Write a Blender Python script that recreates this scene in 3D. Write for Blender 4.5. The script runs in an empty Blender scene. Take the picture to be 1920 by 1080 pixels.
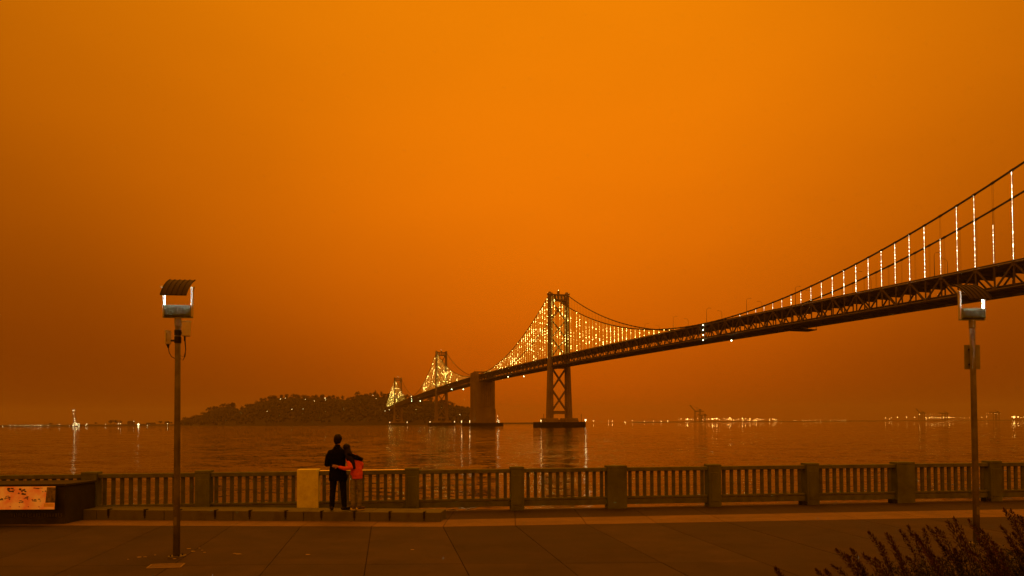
import bpy, bmesh, math, random
import numpy as np
from mathutils import Vector, Matrix, noise as mnoise

PI = math.pi
R = math.radians
random.seed(7)
sc = bpy.context.scene
COL = sc.collection

# ------------------------------------------------------------------ camera
EYE = Vector((0.0, 0.0, 2.30))          # eye above the promenade
WATER_Z = -3.50
FPX = 1337.81                            # focal length in pixels of a 1920 wide frame
PITCH, ROLL = 0.0246, 0.0055
SHIFT = (792 - 540) - FPX * math.tan(PITCH)
cam_d = bpy.data.cameras.new('camera')
cam = bpy.data.objects.new('camera', cam_d)
COL.objects.link(cam)
cam_d.sensor_width = 36.0
cam_d.lens = FPX / 1920 * 36.0
cam_d.shift_y = SHIFT / 1920
cam_d.clip_start = 0.1
cam_d.clip_end = 30000
CAM_M = Matrix.Translation(EYE) @ Matrix.Rotation(PI / 2 + PITCH, 4, 'X') @ Matrix.Rotation(-ROLL, 4, 'Z')
cam.matrix_world = CAM_M
sc.camera = cam

def ray(px, py):
    v = Vector(((px - 960) / FPX, -(py - 540 - SHIFT) / FPX, -1.0))
    return (CAM_M.to_3x3() @ v)
def at(px, py, Y):
    d = ray(px, py)
    return EYE + d * (Y / d.y)
def gp(px, py, z=0.0):
    d = ray(px, py)
    return EYE + d * ((z - EYE.z) / d.z)

# ------------------------------------------------------------------ sky, sun, exposure
world = bpy.data.worlds.new('World')
sc.world = world
world.use_nodes = True
nt = world.node_tree
nt.nodes.clear()
def N(t, **kw):
    n = nt.nodes.new(t)
    for k, v in kw.items():
        if k == 'op': n.operation = v
        else: setattr(n, k, v)
    return n
def M(op, a, b=None, c=None):
    n = N('ShaderNodeMath', op=op)
    for i, v in enumerate((a, b, c)):
        if v is None: continue
        if isinstance(v, (int, float)): n.inputs[i].default_value = v
        else: nt.links.new(v, n.inputs[i])
    return n.outputs[0]
tc = N('ShaderNodeTexCoord')
sx = N('ShaderNodeSeparateXYZ')
nt.links.new(tc.outputs['Generated'], sx.inputs[0])
az = M('ARCTAN2', sx.outputs[0], sx.outputs[1])
el = M('ARCSINE', sx.outputs[2])
eld = M('MULTIPLY', el, 180 / PI)
azd = M('ABSOLUTE', M('SUBTRACT', M('MULTIPLY', az, 180 / PI), 4.2))
wd = M('ADD', M('MULTIPLY', M('MAXIMUM', eld, 0.0), 1.1), 17.0)
q = M('DIVIDE', azd, wd)
lobe = M('ADD', M('MULTIPLY', M('EXPONENT', M('MULTIPLY', M('MULTIPLY', q, q), -1.0)), 0.70), 0.30)
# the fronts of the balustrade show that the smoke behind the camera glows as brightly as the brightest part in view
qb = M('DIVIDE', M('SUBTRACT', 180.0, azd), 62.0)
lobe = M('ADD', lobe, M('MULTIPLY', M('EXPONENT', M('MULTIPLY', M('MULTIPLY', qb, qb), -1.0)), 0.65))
ramp = N('ShaderNodeValToRGB')
nt.links.new(M('DIVIDE', M('ADD', eld, 10.0), 100.0), ramp.inputs[0])
cr = ramp.color_ramp
cr.interpolation = 'B_SPLINE'
stops = [(-10, .40, .140), (0, .44, .140), (3, .53, .150), (8, .68, .178), (14, .82, .202), (21, .91, .225), (30, .88, .255), (50, .90, .27), (90, .92, .28)]
els = cr.elements
while len(els) < len(stops): els.new(0.5)
for e, (d, r_, g_) in zip(els, stops):
    e.position = (d + 10) / 100
    e.color = (r_, r_ * g_, r_ * 0.0012, 1)
# slow smoke unevenness
nz = N('ShaderNodeTexNoise')
nz.inputs['Scale'].default_value = 2.2
nz.inputs['Detail'].default_value = 3
mp = N('ShaderNodeMapping')
mp.inputs['Scale'].default_value = (1, 1, 2.2)
nt.links.new(tc.outputs['Generated'], mp.inputs[0])
nt.links.new(mp.outputs[0], nz.inputs['Vector'])
uneven = M('ADD', M('MULTIPLY', nz.outputs[0], 0.26), 0.87)
vm = N('ShaderNodeVectorMath', operation='SCALE')
nt.links.new(ramp.outputs[0], vm.inputs[0])
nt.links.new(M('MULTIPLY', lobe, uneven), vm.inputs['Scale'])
bg1 = N('ShaderNodeBackground')
nt.links.new(vm.outputs[0], bg1.inputs[0])
bg1.inputs[1].default_value = 0.97
# the daylight above the smoke, filtered to deep orange
sky = N('ShaderNodeTexSky')
sky.sky_type = 'NISHITA'
sky.sun_disc = False
sky.sun_elevation = R(52)
sky.sun_rotation = R(4.5)
flt = N('ShaderNodeVectorMath', operation='MULTIPLY')
nt.links.new(sky.outputs[0], flt.inputs[0])
flt.inputs[1].default_value = (0.03, 0.006, 0.00003)
bg2 = N('ShaderNodeBackground')
nt.links.new(flt.outputs[0], bg2.inputs[0])
bg2.inputs[1].default_value = 0.10
addn = N('ShaderNodeAddShader')
nt.links.new(bg1.outputs[0], addn.inputs[0])
nt.links.new(bg2.outputs[0], addn.inputs[1])
wo = N('ShaderNodeOutputWorld')
nt.links.new(addn.outputs[0], wo.inputs['Surface'])

sun_d = bpy.data.lights.new('sun', 'SUN')
sun_d.energy = 0.5
sun_d.angle = R(50)
sun_d.color = (1.0, 0.30, 0.03)
sun = bpy.data.objects.new('sun', sun_d)
COL.objects.link(sun)
sd = Vector((math.sin(R(4.5)) * math.cos(R(52)), math.cos(R(4.5)) * math.cos(R(52)), math.sin(R(52))))
sun.rotation_euler = (-sd).to_track_quat('-Z', 'Y').to_euler()
sun.location = (0, 0, 60)

sc.view_settings.view_transform = 'Standard'
sc.view_settings.look = 'None'
sc.view_settings.exposure = 0
sc.view_settings.gamma = 1
sc.render.engine = 'CYCLES'
cy = sc.cycles
cy.use_denoising = True
cy.max_bounces = 6
cy.diffuse_bounces = 3
cy.glossy_bounces = 3
cy.transmission_bounces = 2
cy.volume_bounces = 0
cy.transparent_max_bounces = 8
cy.sample_clamp_indirect = 12
cy.caustics_reflective = False
cy.caustics_refractive = False

# ------------------------------------------------------------------ materials
MATS = {}
def mat(name, col, rough=0.7, var=0.25, scale=3.0, bump=0.0, bscale=None, metal=0.0, spec=0.4, emit=None, estr=0.0,
        stain=None, stain_scale=0.6, stain_amt=0.5, sample=True, detail=5, streak=None):
    if name in MATS: return MATS[name]
    m = bpy.data.materials.new(name)
    m.use_nodes = True
    t = m.node_tree
    b = t.nodes['Principled BSDF']
    b.inputs['Roughness'].default_value = rough
    b.inputs['Metallic'].default_value = metal
    b.inputs['Specular IOR Level'].default_value = spec
    b.inputs['Base Color'].default_value = (*col, 1)
    g = t.nodes.new('ShaderNodeTexCoord')
    if var > 0:
        n = t.nodes.new('ShaderNodeTexNoise')
        n.inputs['Scale'].default_value = scale
        n.inputs['Detail'].default_value = detail
        if streak:
            mpp = t.nodes.new('ShaderNodeMapping')
            mpp.inputs['Scale'].default_value = streak
            t.links.new(g.outputs['Object'], mpp.inputs[0])
            t.links.new(mpp.outputs[0], n.inputs['Vector'])
        else:
            t.links.new(g.outputs['Object'], n.inputs['Vector'])
        rp = t.nodes.new('ShaderNodeValToRGB')
        rp.color_ramp.elements[0].position = 0.3
        rp.color_ramp.elements[1].position = 0.7
        rp.color_ramp.elements[0].color = (*[c * (1 - var) for c in col], 1)
        rp.color_ramp.elements[1].color = (*[min(1, c * (1 + var)) for c in col], 1)
        t.links.new(n.outputs[0], rp.inputs[0])
        outc = rp.outputs[0]
        if stain:
            n2 = t.nodes.new('ShaderNodeTexNoise')
            n2.inputs['Scale'].default_value = stain_scale
            n2.inputs['Detail'].default_value = 7
            n2.inputs['Roughness'].default_value = 0.65
            t.links.new(g.outputs['Object'], n2.inputs['Vector'])
            rp2 = t.nodes.new('ShaderNodeValToRGB')
            rp2.color_ramp.elements[0].position = 0.48
            rp2.color_ramp.elements[1].position = 0.66
            rp2.color_ramp.elements[0].color = (0, 0, 0, 1)
            rp2.color_ramp.elements[1].color = (stain_amt,) * 3 + (1,)
            t.links.new(n2.outputs[0], rp2.inputs[0])
            mx = t.nodes.new('ShaderNodeMix')
            mx.data_type = 'RGBA'
            t.links.new(rp2.outputs[0], mx.inputs[0])
            t.links.new(outc, mx.inputs[6])
            mx.inputs[7].default_value = (*stain, 1)
            outc = mx.outputs[2]
        t.links.new(outc, b.inputs['Base Color'])
        rr = t.nodes.new('ShaderNodeMapRange')
        rr.inputs['To Min'].default_value = max(0.02, rough - 0.12)
        rr.inputs['To Max'].default_value = min(1, rough + 0.12)
        t.links.new(n.outputs[0], rr.inputs[0])
        t.links.new(rr.outputs[0], b.inputs['Roughness'])
    if bump > 0:
        nb = t.nodes.new('ShaderNodeTexNoise')
        nb.inputs['Scale'].default_value = bscale or scale * 8
        nb.inputs['Detail'].default_value = 4
        t.links.new(g.outputs['Object'], nb.inputs['Vector'])
        bp = t.nodes.new('ShaderNodeBump')
        bp.inputs['Strength'].default_value = bump
        bp.inputs['Distance'].default_value = 0.02
        t.links.new(nb.outputs[0], bp.inputs['Height'])
        t.links.new(bp.outputs[0], b.inputs['Normal'])
    if emit:
        b.inputs['Emission Color'].default_value = (*emit, 1)
        b.inputs['Emission Strength'].default_value = estr
        if not sample:
            m.cycles.emission_sampling = 'NONE'
    MATS[name] = m
    return m

slab_m = mat('promenade_concrete', (.047, .035, .028), .8, .38, 1.6, .35, 60, stain=(.026, .019, .016), stain_scale=.7, stain_amt=.9)
def slab_extra(m, amt=.22):
    t = m.node_tree; b = t.nodes['Principled BSDF']
    src = b.inputs['Base Color'].links[0].from_socket
    oi = t.nodes.new('ShaderNodeObjectInfo')
    mr = t.nodes.new('ShaderNodeMapRange'); mr.inputs['To Min'].default_value = 1 - amt; mr.inputs['To Max'].default_value = 1 + amt
    t.links.new(oi.outputs['Random'], mr.inputs[0])
    g = t.nodes.new('ShaderNodeTexCoord')
    vo = t.nodes.new('ShaderNodeTexVoronoi'); vo.inputs['Scale'].default_value = 2.3
    t.links.new(g.outputs['Object'], vo.inputs['Vector'])
    vr = t.nodes.new('ShaderNodeMapRange'); vr.inputs['From Min'].default_value = .055; vr.inputs['From Max'].default_value = .075; vr.inputs['To Min'].default_value = .55; vr.inputs['To Max'].default_value = 1.0
    t.links.new(vo.outputs['Distance'], vr.inputs[0])
    fn = t.nodes.new('ShaderNodeTexNoise'); fn.inputs['Scale'].default_value = 170; fn.inputs['Detail'].default_value = 2
    t.links.new(g.outputs['Object'], fn.inputs['Vector'])
    fr = t.nodes.new('ShaderNodeMapRange'); fr.inputs['From Min'].default_value = .3; fr.inputs['From Max'].default_value = .7; fr.inputs['To Min'].default_value = .6; fr.inputs['To Max'].default_value = 1.4
    t.links.new(fn.outputs[0], fr.inputs[0])
    m1 = t.nodes.new('ShaderNodeMath'); m1.operation = 'MULTIPLY'; t.links.new(mr.outputs[0], m1.inputs[0]); t.links.new(vr.outputs[0], m1.inputs[1])
    m2 = t.nodes.new('ShaderNodeMath'); m2.operation = 'MULTIPLY'; t.links.new(m1.outputs[0], m2.inputs[0]); t.links.new(fr.outputs[0], m2.inputs[1])
    sv = t.nodes.new('ShaderNodeVectorMath'); sv.operation = 'SCALE'
    t.links.new(src, sv.inputs[0]); t.links.new(m2.outputs[0], sv.inputs['Scale'])
    t.links.new(sv.outputs[0], b.inputs['Base Color'])
slab_extra(slab_m)
joint_m = mat('joint_dirt', (.03, .024, .02), .95, .3, 5)
pale_m = mat('pale_stone_band', (.235, .165, .115), .8, .16, 2.5, .3, 60, stain=(.16, .12, .10), stain_scale=1.1, stain_amt=.6)
gutter_m = mat('gutter_concrete', (.048, .035, .028), .85, .2, 2, .3, 50)
slab_extra(pale_m, .08)
slab_extra(gutter_m, .10)
bench_m = mat('bench_concrete', (.15, .16, .105), .8, .28, 2.2, .4, 50, stain=(.08, .08, .06), stain_scale=2.2, stain_amt=.8)
pier_m = mat('pier_concrete', (.15, .185, .10), .85, .25, 4, .5, 60, stain=(.085, .10, .055), stain_scale=1.5, stain_amt=.8, streak=(1, 1, .22))
rail_m = mat('rail_concrete', (.14, .165, .095), .8, .28, 6, .4, 70)
picket_m = mat('picket_concrete', (.125, .145, .085), .85, .3, 5, .4, 60)
cream_m = mat('cream_paint', (.86, .93, .44), .7, .07, 9, .3, 60, stain=(.5, .5, .28), stain_scale=4, stain_amt=.5)
bright_rail_m = mat('pale_metal_cap', (.85, .82, .78), .25, .1, 3, metal=1.0)
black_m = mat('black_metal', (.012, .012, .012), .6, .3, 20)
lamp_grey_m = mat('lamp_housing', (.26, .36, .30), .55, .3, 14)
pole_m = mat('pole_paint', (.19, .19, .12), .55, .25, 4, stain=(.08, .065, .045), stain_scale=2.5, stain_amt=.8)
collar_m = mat('collar_metal', (.33, .34, .25), .5, .2, 9)
white_m = mat('white_enamel', (.8, .8, .78), .45, .08, 12)
roofsheet_m = mat('reflector_back', (.035, .024, .018), .6, .3, 8)
antenna_m = mat('antenna_plastic', (.80, .78, .46), .5, .12, 7)
rubber_m = mat('cable_rubber', (.01, .01, .01), .7, .2, 10)
signback_m = mat('sign_back_metal', (.30, .33, .16), .6, .2, 6)
lampglass_m = mat('lamp_glass', (.9, .9, .9), .3, 0, emit=(1.0, .92, .76), estr=170)
wall_m = mat('kiosk_stone', (.042, .042, .030), .8, .3, 3, .5, 50, stain=(.02, .02, .015), stain_scale=2, stain_amt=.6)
water_bed = None
steel_m = mat('bridge_steel', (.13, .115, .10), .7, .25, .15, stain=(.06, .05, .045), stain_scale=.08, stain_amt=.5)
cable_m = mat('cable_steel', (.06, .05, .045), .7, .2, .2)
deckc_m = mat('deck_concrete', (.085, .075, .065), .85, .2, .3)
tower_m = mat('tower_steel', (.30, .26, .22), .6, .2, .08, stain=(.17, .14, .115), stain_scale=.06, stain_amt=.6)
conc_m = mat('anchorage_concrete', (.30, .255, .21), .85, .25, .05, stain=(.12, .10, .085), stain_scale=.04, stain_amt=.7, streak=(1, 1, .12))
fender_m = mat('fender_timber', (.018, .015, .012), .9, .3, .4)
hill_m = mat('hill_soil', (.03, .028, .018), .95, .3, .03)
forest_m = mat('forest_leaves', (.022, .024, .014), .95, .15, .06)
bark_m = mat('bark', (.03, .022, .016), .9, .3, 1)
land_m = mat('shore_soil', (.035, .03, .025), .95, .3, .02)
bldg_m = mat('far_building_wall', (.12, .10, .085), .8, .2, .1)
crane_m = mat('crane_steel', (.05, .045, .04), .7, .2, .1)

E_WARM = (1.0, .66, .22)
E_WHITE = (1.0, .80, .50)
LED = [mat('led_dim', (.2, .2, .2), .5, 0, emit=(1.0, .56, .05), estr=2.0, sample=False),
       mat('led_mid', (.2, .2, .2), .5, 0, emit=(1.0, .62, .09), estr=6.5, sample=False),
       mat('led_bright', (.2, .2, .2), .5, 0, emit=(1.0, .72, .16), estr=22, sample=False)]
LEDN = [mat('near_led_dim', (.2, .2, .2), .5, 0, emit=(1.0, .74, .42), estr=2.2, sample=False),
        mat('near_led_mid', (.2, .2, .2), .5, 0, emit=(1.0, .76, .42), estr=5.5, sample=False),
        mat('near_led_bright', (.2, .2, .2), .5, 0, emit=(1.0, .84, .55), estr=15, sample=False)]
nav_m = mat('nav_lamp', (.2, .2, .2), .5, 0, emit=(.95, .95, .45), estr=18)
pierlamp_m = mat('pier_marker_lamp', (.2, .2, .2), .5, 0, emit=(1.0, .62, .22), estr=7, sample=False)
pierflood_m = mat('pier_flood_lamp', (.2, .2, .2), .5, 0, emit=(1.0, .80, .34), estr=5, sample=False)
navb_m = mat('channel_lamp', (.2, .2, .2), .5, 0, emit=(.95, .95, .45), estr=34)
shore_light_m = mat('shore_lamp', (.2, .2, .2), .5, 0, emit=(1.0, .74, .28), estr=9)
port_light_m = mat('port_lamp', (.2, .2, .2), .5, 0, emit=(1.0, .50, .09), estr=13, sample=False)
port_bright_m = mat('port_flood', (.2, .2, .2), .5, 0, emit=(1.0, .58, .13), estr=22, sample=False)
ship_light_m = mat('ship_lamp', (.2, .2, .2), .5, 0, emit=(1.0, .86, .38), estr=6)

# ------------------------------------------------------------------ mesh helpers
class MB:
    def __init__(s): s.v, s.f, s.mi = [], [], []
    def add(s, vs, fs, mi=0):
        o = len(s.v)
        s.v += [tuple(v) for v in vs]
        s.f += [tuple(i + o for i in f) for f in fs]
        s.mi += [mi] * len(fs)
        return s
    def box(s, c, d, rz=0.0, mi=0):
        hx, hy, hz = d[0] / 2, d[1] / 2, d[2] / 2
        cc, ss = math.cos(rz), math.sin(rz)
        vs = []
        for z in (-hz, hz):
            for x, y in ((-hx, -hy), (hx, -hy), (hx, hy), (-hx, hy)):
                vs.append((c[0] + x * cc - y * ss, c[1] + x * ss + y * cc, c[2] + z))
        return s.add(vs, [(0, 3, 2, 1), (4, 5, 6, 7), (0, 1, 5, 4), (1, 2, 6, 5), (2, 3, 7, 6), (3, 0, 4, 7)], mi)
    def prism(s, poly, z0, z1, mi=0):
        n = len(poly)
        vs = [(p[0], p[1], z0) for p in poly] + [(p[0], p[1], z1) for p in poly]
        fs = [tuple(range(n))[::-1], tuple(range(n, 2 * n))] + [(i, (i + 1) % n, (i + 1) % n + n, i + n) for i in range(n)]
        return s.add(vs, fs, mi)
    def hexa(s, b, t, mi=0):
        return s.add(list(b) + list(t), [(3, 2, 1, 0), (4, 5, 6, 7), (0, 1, 5, 4), (1, 2, 6, 5), (2, 3, 7, 6), (3, 0, 4, 7)], mi)
    def beam(s, a, b, w, h, mi=0, up=Vector((0, 0, 1))):
        a, b = Vector(a), Vector(b)
        d = (b - a).normalized()
        if abs(d.dot(up)) > .99: up = Vector((1, 0, 0))
        x = d.cross(up).normalized() * (w / 2)
        y = x.cross(d).normalized() * (h / 2)
        vs = [p + i * x + j * y for p in (a, b) for i, j in ((-1, -1), (1, -1), (1, 1), (-1, 1))]
        return s.add(vs, [(0, 1, 2, 3), (7, 6, 5, 4), (0, 4, 5, 1), (1, 5, 6, 2), (2, 6, 7, 3), (3, 7, 4, 0)], mi)
    def tube(s, pts, r, n=8, mi=0, caps=True):
        pts = [Vector(p) for p in pts]
        rs = r if isinstance(r, (list, tuple)) else [r] * len(pts)
        vs, fs = [], []
        ref = None
        for i, p in enumerate(pts):
            d = (pts[min(i + 1, len(pts) - 1)] - pts[max(i - 1, 0)]).normalized()
            if ref is None:
                ref = Vector((0, 0, 1)) if abs(d.z) < .9 else Vector((1, 0, 0))
            x = d.cross(ref).normalized()
            y = d.cross(x).normalized()
            ref = -y if False else ref
            for k in range(n):
                a = 2 * PI * k / n
                vs.append(p + (x * math.cos(a) + y * math.sin(a)) * rs[i])
        for i in range(len(pts) - 1):
            for k in range(n):
                k2 = (k + 1) % n
                fs.append((i * n + k, i * n + k2, (i + 1) * n + k2, (i + 1) * n + k))
        if caps:
            fs.append(tuple(range(n))[::-1])
            m = (len(pts) - 1) * n
            fs.append(tuple(range(m, m + n)))
        return s.add(vs, fs, mi)
    def ball(s, c, r, mi=0, sub=1, sq=(1, 1, 1)):
        bm = bmesh.new()
        bmesh.ops.create_icosphere(bm, subdivisions=sub, radius=1)
        vs = [(c[0] + v.co.x * r * sq[0], c[1] + v.co.y * r * sq[1], c[2] + v.co.z * r * sq[2]) for v in bm.verts]
        fs = [tuple(v.index for v in f.verts) for f in bm.faces]
        bm.free()
        return s.add(vs, fs, mi)
    def mesh(s, name, mats, origin=(0, 0, 0), smooth=False):
        me = bpy.data.meshes.new(name)
        o = origin
        me.from_pydata([(v[0] - o[0], v[1] - o[1], v[2] - o[2]) for v in s.v], [], s.f)
        for m in (mats if isinstance(mats, (list, tuple)) else [mats]): me.materials.append(m)
        if any(s.mi): me.polygons.foreach_set('material_index', s.mi)
        if smooth: me.polygons.foreach_set('use_smooth', [True] * len(me.polygons))
        me.update()
        return me
    def build(s, name, mats, parent=None, origin=(0, 0, 0), smooth=False, bevel=0, loc=None):
        ob = bpy.data.objects.new(name, s.mesh(name, mats, origin, smooth))
        COL.objects.link(ob)
        if parent: ob.parent = parent
        elif origin != (0, 0, 0): ob.location = origin
        if loc is not None: ob.location = loc
        if bevel:
            md = ob.modifiers.new('bevel', 'BEVEL')
            md.width = bevel
            md.segments = 2
            md.limit_method = 'ANGLE'
        return ob

def link(name, me, parent=None, loc=(0, 0, 0), rz=0.0, scale=None):
    o = bpy.data.objects.new(name, me)
    COL.objects.link(o)
    if parent: o.parent = parent
    o.location = loc
    o.rotation_euler = (0, 0, rz)
    if scale: o.scale = scale
    return o
def tag(o, label=None, cat=None, group=None, kind=None):
    if label: o['label'] = label
    if cat: o['category'] = cat
    if group: o['group'] = group
    if kind: o['kind'] = kind
    return o
def thing(name, label, cat, loc=(0, 0, 0), rz=0.0, group=None):
    o = bpy.data.objects.new(name, None)
    COL.objects.link(o)
    o.location = loc
    o.rotation_euler = (0, 0, rz)
    o.empty_display_size = .2
    return tag(o, label, cat, group)

# ------------------------------------------------------------------ water
WAVE = 2.3
def make_water():
    mb = MB()
    ys = [17.0, 30, 60, 120, 300, 800, 2000, 5000, 9500]
    w = [60, 80, 150, 300, 800, 2000, 5000, 9500, 9500]
    X = 9400
    mb.add([(-X, -80, WATER_Z), (X, -80, WATER_Z), (X, 9400, WATER_Z), (-X, 9400, WATER_Z)], [(0, 1, 2, 3)])
    m = bpy.data.materials.new('bay_water')
    m.use_nodes = True
    t = m.node_tree
    b = t.nodes['Principled BSDF']
    b.inputs['Base Color'].default_value = (.012, .010, .006, 1)
    b.inputs['Roughness'].default_value = .10
    rn = t.nodes.new('ShaderNodeTexNoise'); rn.inputs['Scale'].default_value = .018; rn.inputs['Detail'].default_value = 4
    rm = t.nodes.new('ShaderNodeMapRange'); rm.inputs['From Min'].default_value = .35; rm.inputs['From Max'].default_value = .65; rm.inputs['To Min'].default_value = .012; rm.inputs['To Max'].default_value = .06
    b.inputs['IOR'].default_value = 1.2
    b.inputs['Specular IOR Level'].default_value = .34
    g = t.nodes.new('ShaderNodeTexCoord')
    t.links.new(g.outputs['Object'], rn.inputs['Vector']); t.links.new(rn.outputs[0], rm.inputs[0]); t.links.new(rm.outputs[0], b.inputs['Roughness'])
    prev = None
    # wave slopes taken straight from vector noise, so that they stay true at grazing angles
    for sc_, det, sl, mpz in ((.10, 2, (.05, .10), (.5, 1, 1)), (.55, 3, (.13, .24), (.55, 1, 1)), (2.6, 3, (.16, .24), (.7, 1, 1))):
        mp = t.nodes.new('ShaderNodeMapping')
        mp.inputs['Scale'].default_value = mpz
        mp.inputs['Rotation'].default_value = (0, 0, .25 * sc_)
        n = t.nodes.new('ShaderNodeTexNoise')
        n.inputs['Scale'].default_value = sc_
        n.inputs['Detail'].default_value = det
        n.inputs['Roughness'].default_value = .55
        t.links.new(g.outputs['Object'], mp.inputs[0])
        t.links.new(mp.outputs[0], n.inputs['Vector'])
        v1 = t.nodes.new('ShaderNodeVectorMath'); v1.operation = 'SUBTRACT'
        t.links.new(n.outputs['Color'], v1.inputs[0]); v1.inputs[1].default_value = (.5, .5, .5)
        v2 = t.nodes.new('ShaderNodeVectorMath'); v2.operation = 'MULTIPLY'
        t.links.new(v1.outputs[0], v2.inputs[0]); v2.inputs[1].default_value = (sl[0] * WAVE, sl[1] * WAVE, 0)
        v3 = t.nodes.new('ShaderNodeVectorMath'); v3.operation = 'ADD'
        t.links.new(v2.outputs[0], v3.inputs[0])
        if prev: t.links.new(prev, v3.inputs[1])
        else: v3.inputs[1].default_value = (0, 0, 1)
        prev = v3.outputs[0]
    nn_ = t.nodes.new('ShaderNodeVectorMath'); nn_.operation = 'NORMALIZE'
    t.links.new(prev, nn_.inputs[0])
    t.links.new(nn_.outputs[0], b.inputs['Normal'])
    o = mb.build('water', m)
    tag(o, kind='structure')
make_water()

def make_haze():
    mb = MB().box((0, 4100, 100), (18400, 10400, 209.0))
    m = bpy.data.materials.new('smoke_haze')
    m.use_nodes = True
    t = m.node_tree
    t.nodes.clear()
    out = t.nodes.new('ShaderNodeOutputMaterial')
    pv = t.nodes.new('ShaderNodeVolumePrincipled')
    pv.inputs['Color'].default_value = (.95, .86, .80, 1)
    pv.inputs['Density'].default_value = 1.0e-4
    pv.inputs['Anisotropy'].default_value = 0.0
    t.links.new(pv.outputs[0], out.inputs['Volume'])
    o = mb.build('haze', m)
    tag(o, kind='stuff')
    o['label'] = 'thin orange smoke haze over the whole bay'
HAZE = True
if HAZE: make_haze()

# ------------------------------------------------------------------ promenade
def plan(px, Y):          # plan point seen at column px at depth Y
    p = at(px, 792, Y)
    return Vector((p.x, Y))
def lerp(a, b, t): return a + (b - a) * t
def poly_at(pts, x):      # pts list of (x,y) sorted by x -> y
    if x <= pts[0][0]: i = 0
    elif x >= pts[-1][0]: i = len(pts) - 2
    else: i = max(k for k in range(len(pts) - 1) if pts[k][0] <= x)
    a, b = pts[i], pts[i + 1]
    return a[1] + (b[1] - a[1]) * (x - a[0]) / (b[0] - a[0])
def line_px(lst): return [tuple(plan(px, Y)) for px, Y in lst]
# front edge of the pale band, its middle joint, its back edge, the fence line
F_front = line_px([(150, 16.36), (830, 15.84), (1920, 17.0)])
F_mid = line_px([(150, 16.95), (830, 16.40), (1920, 17.68)])
F_back = line_px([(150, 17.5), (830, 17.0), (1920, 18.4)])
FENCE = line_px([(160, 18.0), (1860, 20.7)])
def fence_y(x): return poly_at(FENCE, x)
EDGE_Z = -0.05

def make_promenade():
    # bed that carries the slabs, sea wall towards the water
    xs = [-60 + i * 2 for i in range(61)]
    mb = MB()
    top, back = [], []
    for x in xs:
        yb, yf = poly_at(F_back, x), fence_y(x) + .22
        mb.add([(x, -60, -.03), (x, yb, -.03), (x, yf, EDGE_Z - .02), (x, yf, WATER_Z - .8), (x, -60, WATER_Z - .8)], [])
    n = len(xs)
    for i in range(n - 1):
        a, b = i * 5, (i + 1) * 5
        for k in range(4):
            mb.f.append((a + k, b + k, b + k + 1, a + k + 1)); mb.mi.append(0)
    prom = mb.build('promenade', joint_m)
    tag(prom, kind='structure')
    # slabs: joints lean with direction (-.175, 1)
    kx = -0.175
    sp = 1.60
    # joint columns measured on the pale band front line
    x0 = plan(830, 15.84).x
    def jx(i, y):   # x of joint i at depth y
        xf = x0 + i * sp
        yf = poly_at(F_front, xf)
        return xf + (y - yf) * kx
    rows = [-9, -3.6, 1.7, 6.8, 11.7, None]
    for i in range(-16, 17):
        for r_ in range(len(rows) - 1):
            ya, yb = rows[r_], rows[r_ + 1]
            g = .0055
            if yb is None:
                xl, xr = x0 + i * sp + g, x0 + (i + 1) * sp - g
                P = [(jx(i, ya) + g, ya + g), (jx(i + 1, ya) - g, ya + g), (xr, poly_at(F_front, xr) - g), (xl, poly_at(F_front, xl) - g)]
            else:
                P = [(jx(i, ya) + g, ya + g), (jx(i + 1, ya) - g, ya + g), (jx(i + 1, yb) - g, yb - g), (jx(i, yb) + g, yb - g)]
            dz = random.uniform(-.0015, .0015)
            MB().prism(P, -.028, dz).build('paving_slab', slab_m, prom, bevel=.004)
    # pale band stones, two rows, then the gutter strip stones down to the fence
    for i in range(-12, 14):
        xa, xb = x0 + i * sp + .006, x0 + (i + 1) * sp - .006
        def quad(La, Lb, z0, z1, nm, m, za=0.0, zb=0.0, g=.006):
            ya0, ya1 = poly_at(La, xa) + g, poly_at(La, xb) + g
            yb0, yb1 = poly_at(Lb, xa) - g, poly_at(Lb, xb) - g
            b = [(xa, ya0, -.06), (xb, ya1, -.06), (xb, yb1, -.08), (xa, yb0, -.08)]
            t = [(xa, ya0, za), (xb, ya1, za), (xb, yb1, zb), (xa, yb0, zb)]
            MB().hexa(b, t).build(nm, m, prom, bevel=.004)
        quad(F_front, F_mid, 0, 0, 'band_stone', pale_m, .003, .003)
        quad(F_mid, F_back, 0, 0, 'band_stone', pale_m, .003, .002)
        FB = [(x, fence_y(x) + .22) for x in (-60, 60)]
        quad(F_back, FB, 0, 0, 'gutter_stone', gutter_m, -.004, EDGE_Z)
    # land behind the camera
    g = MB().box((0, -49, -.62), (300, 80, 1.17)).build('ground', gutter_m)
    tag(g, kind='structure')
    return prom
PROM = make_promenade()

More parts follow.
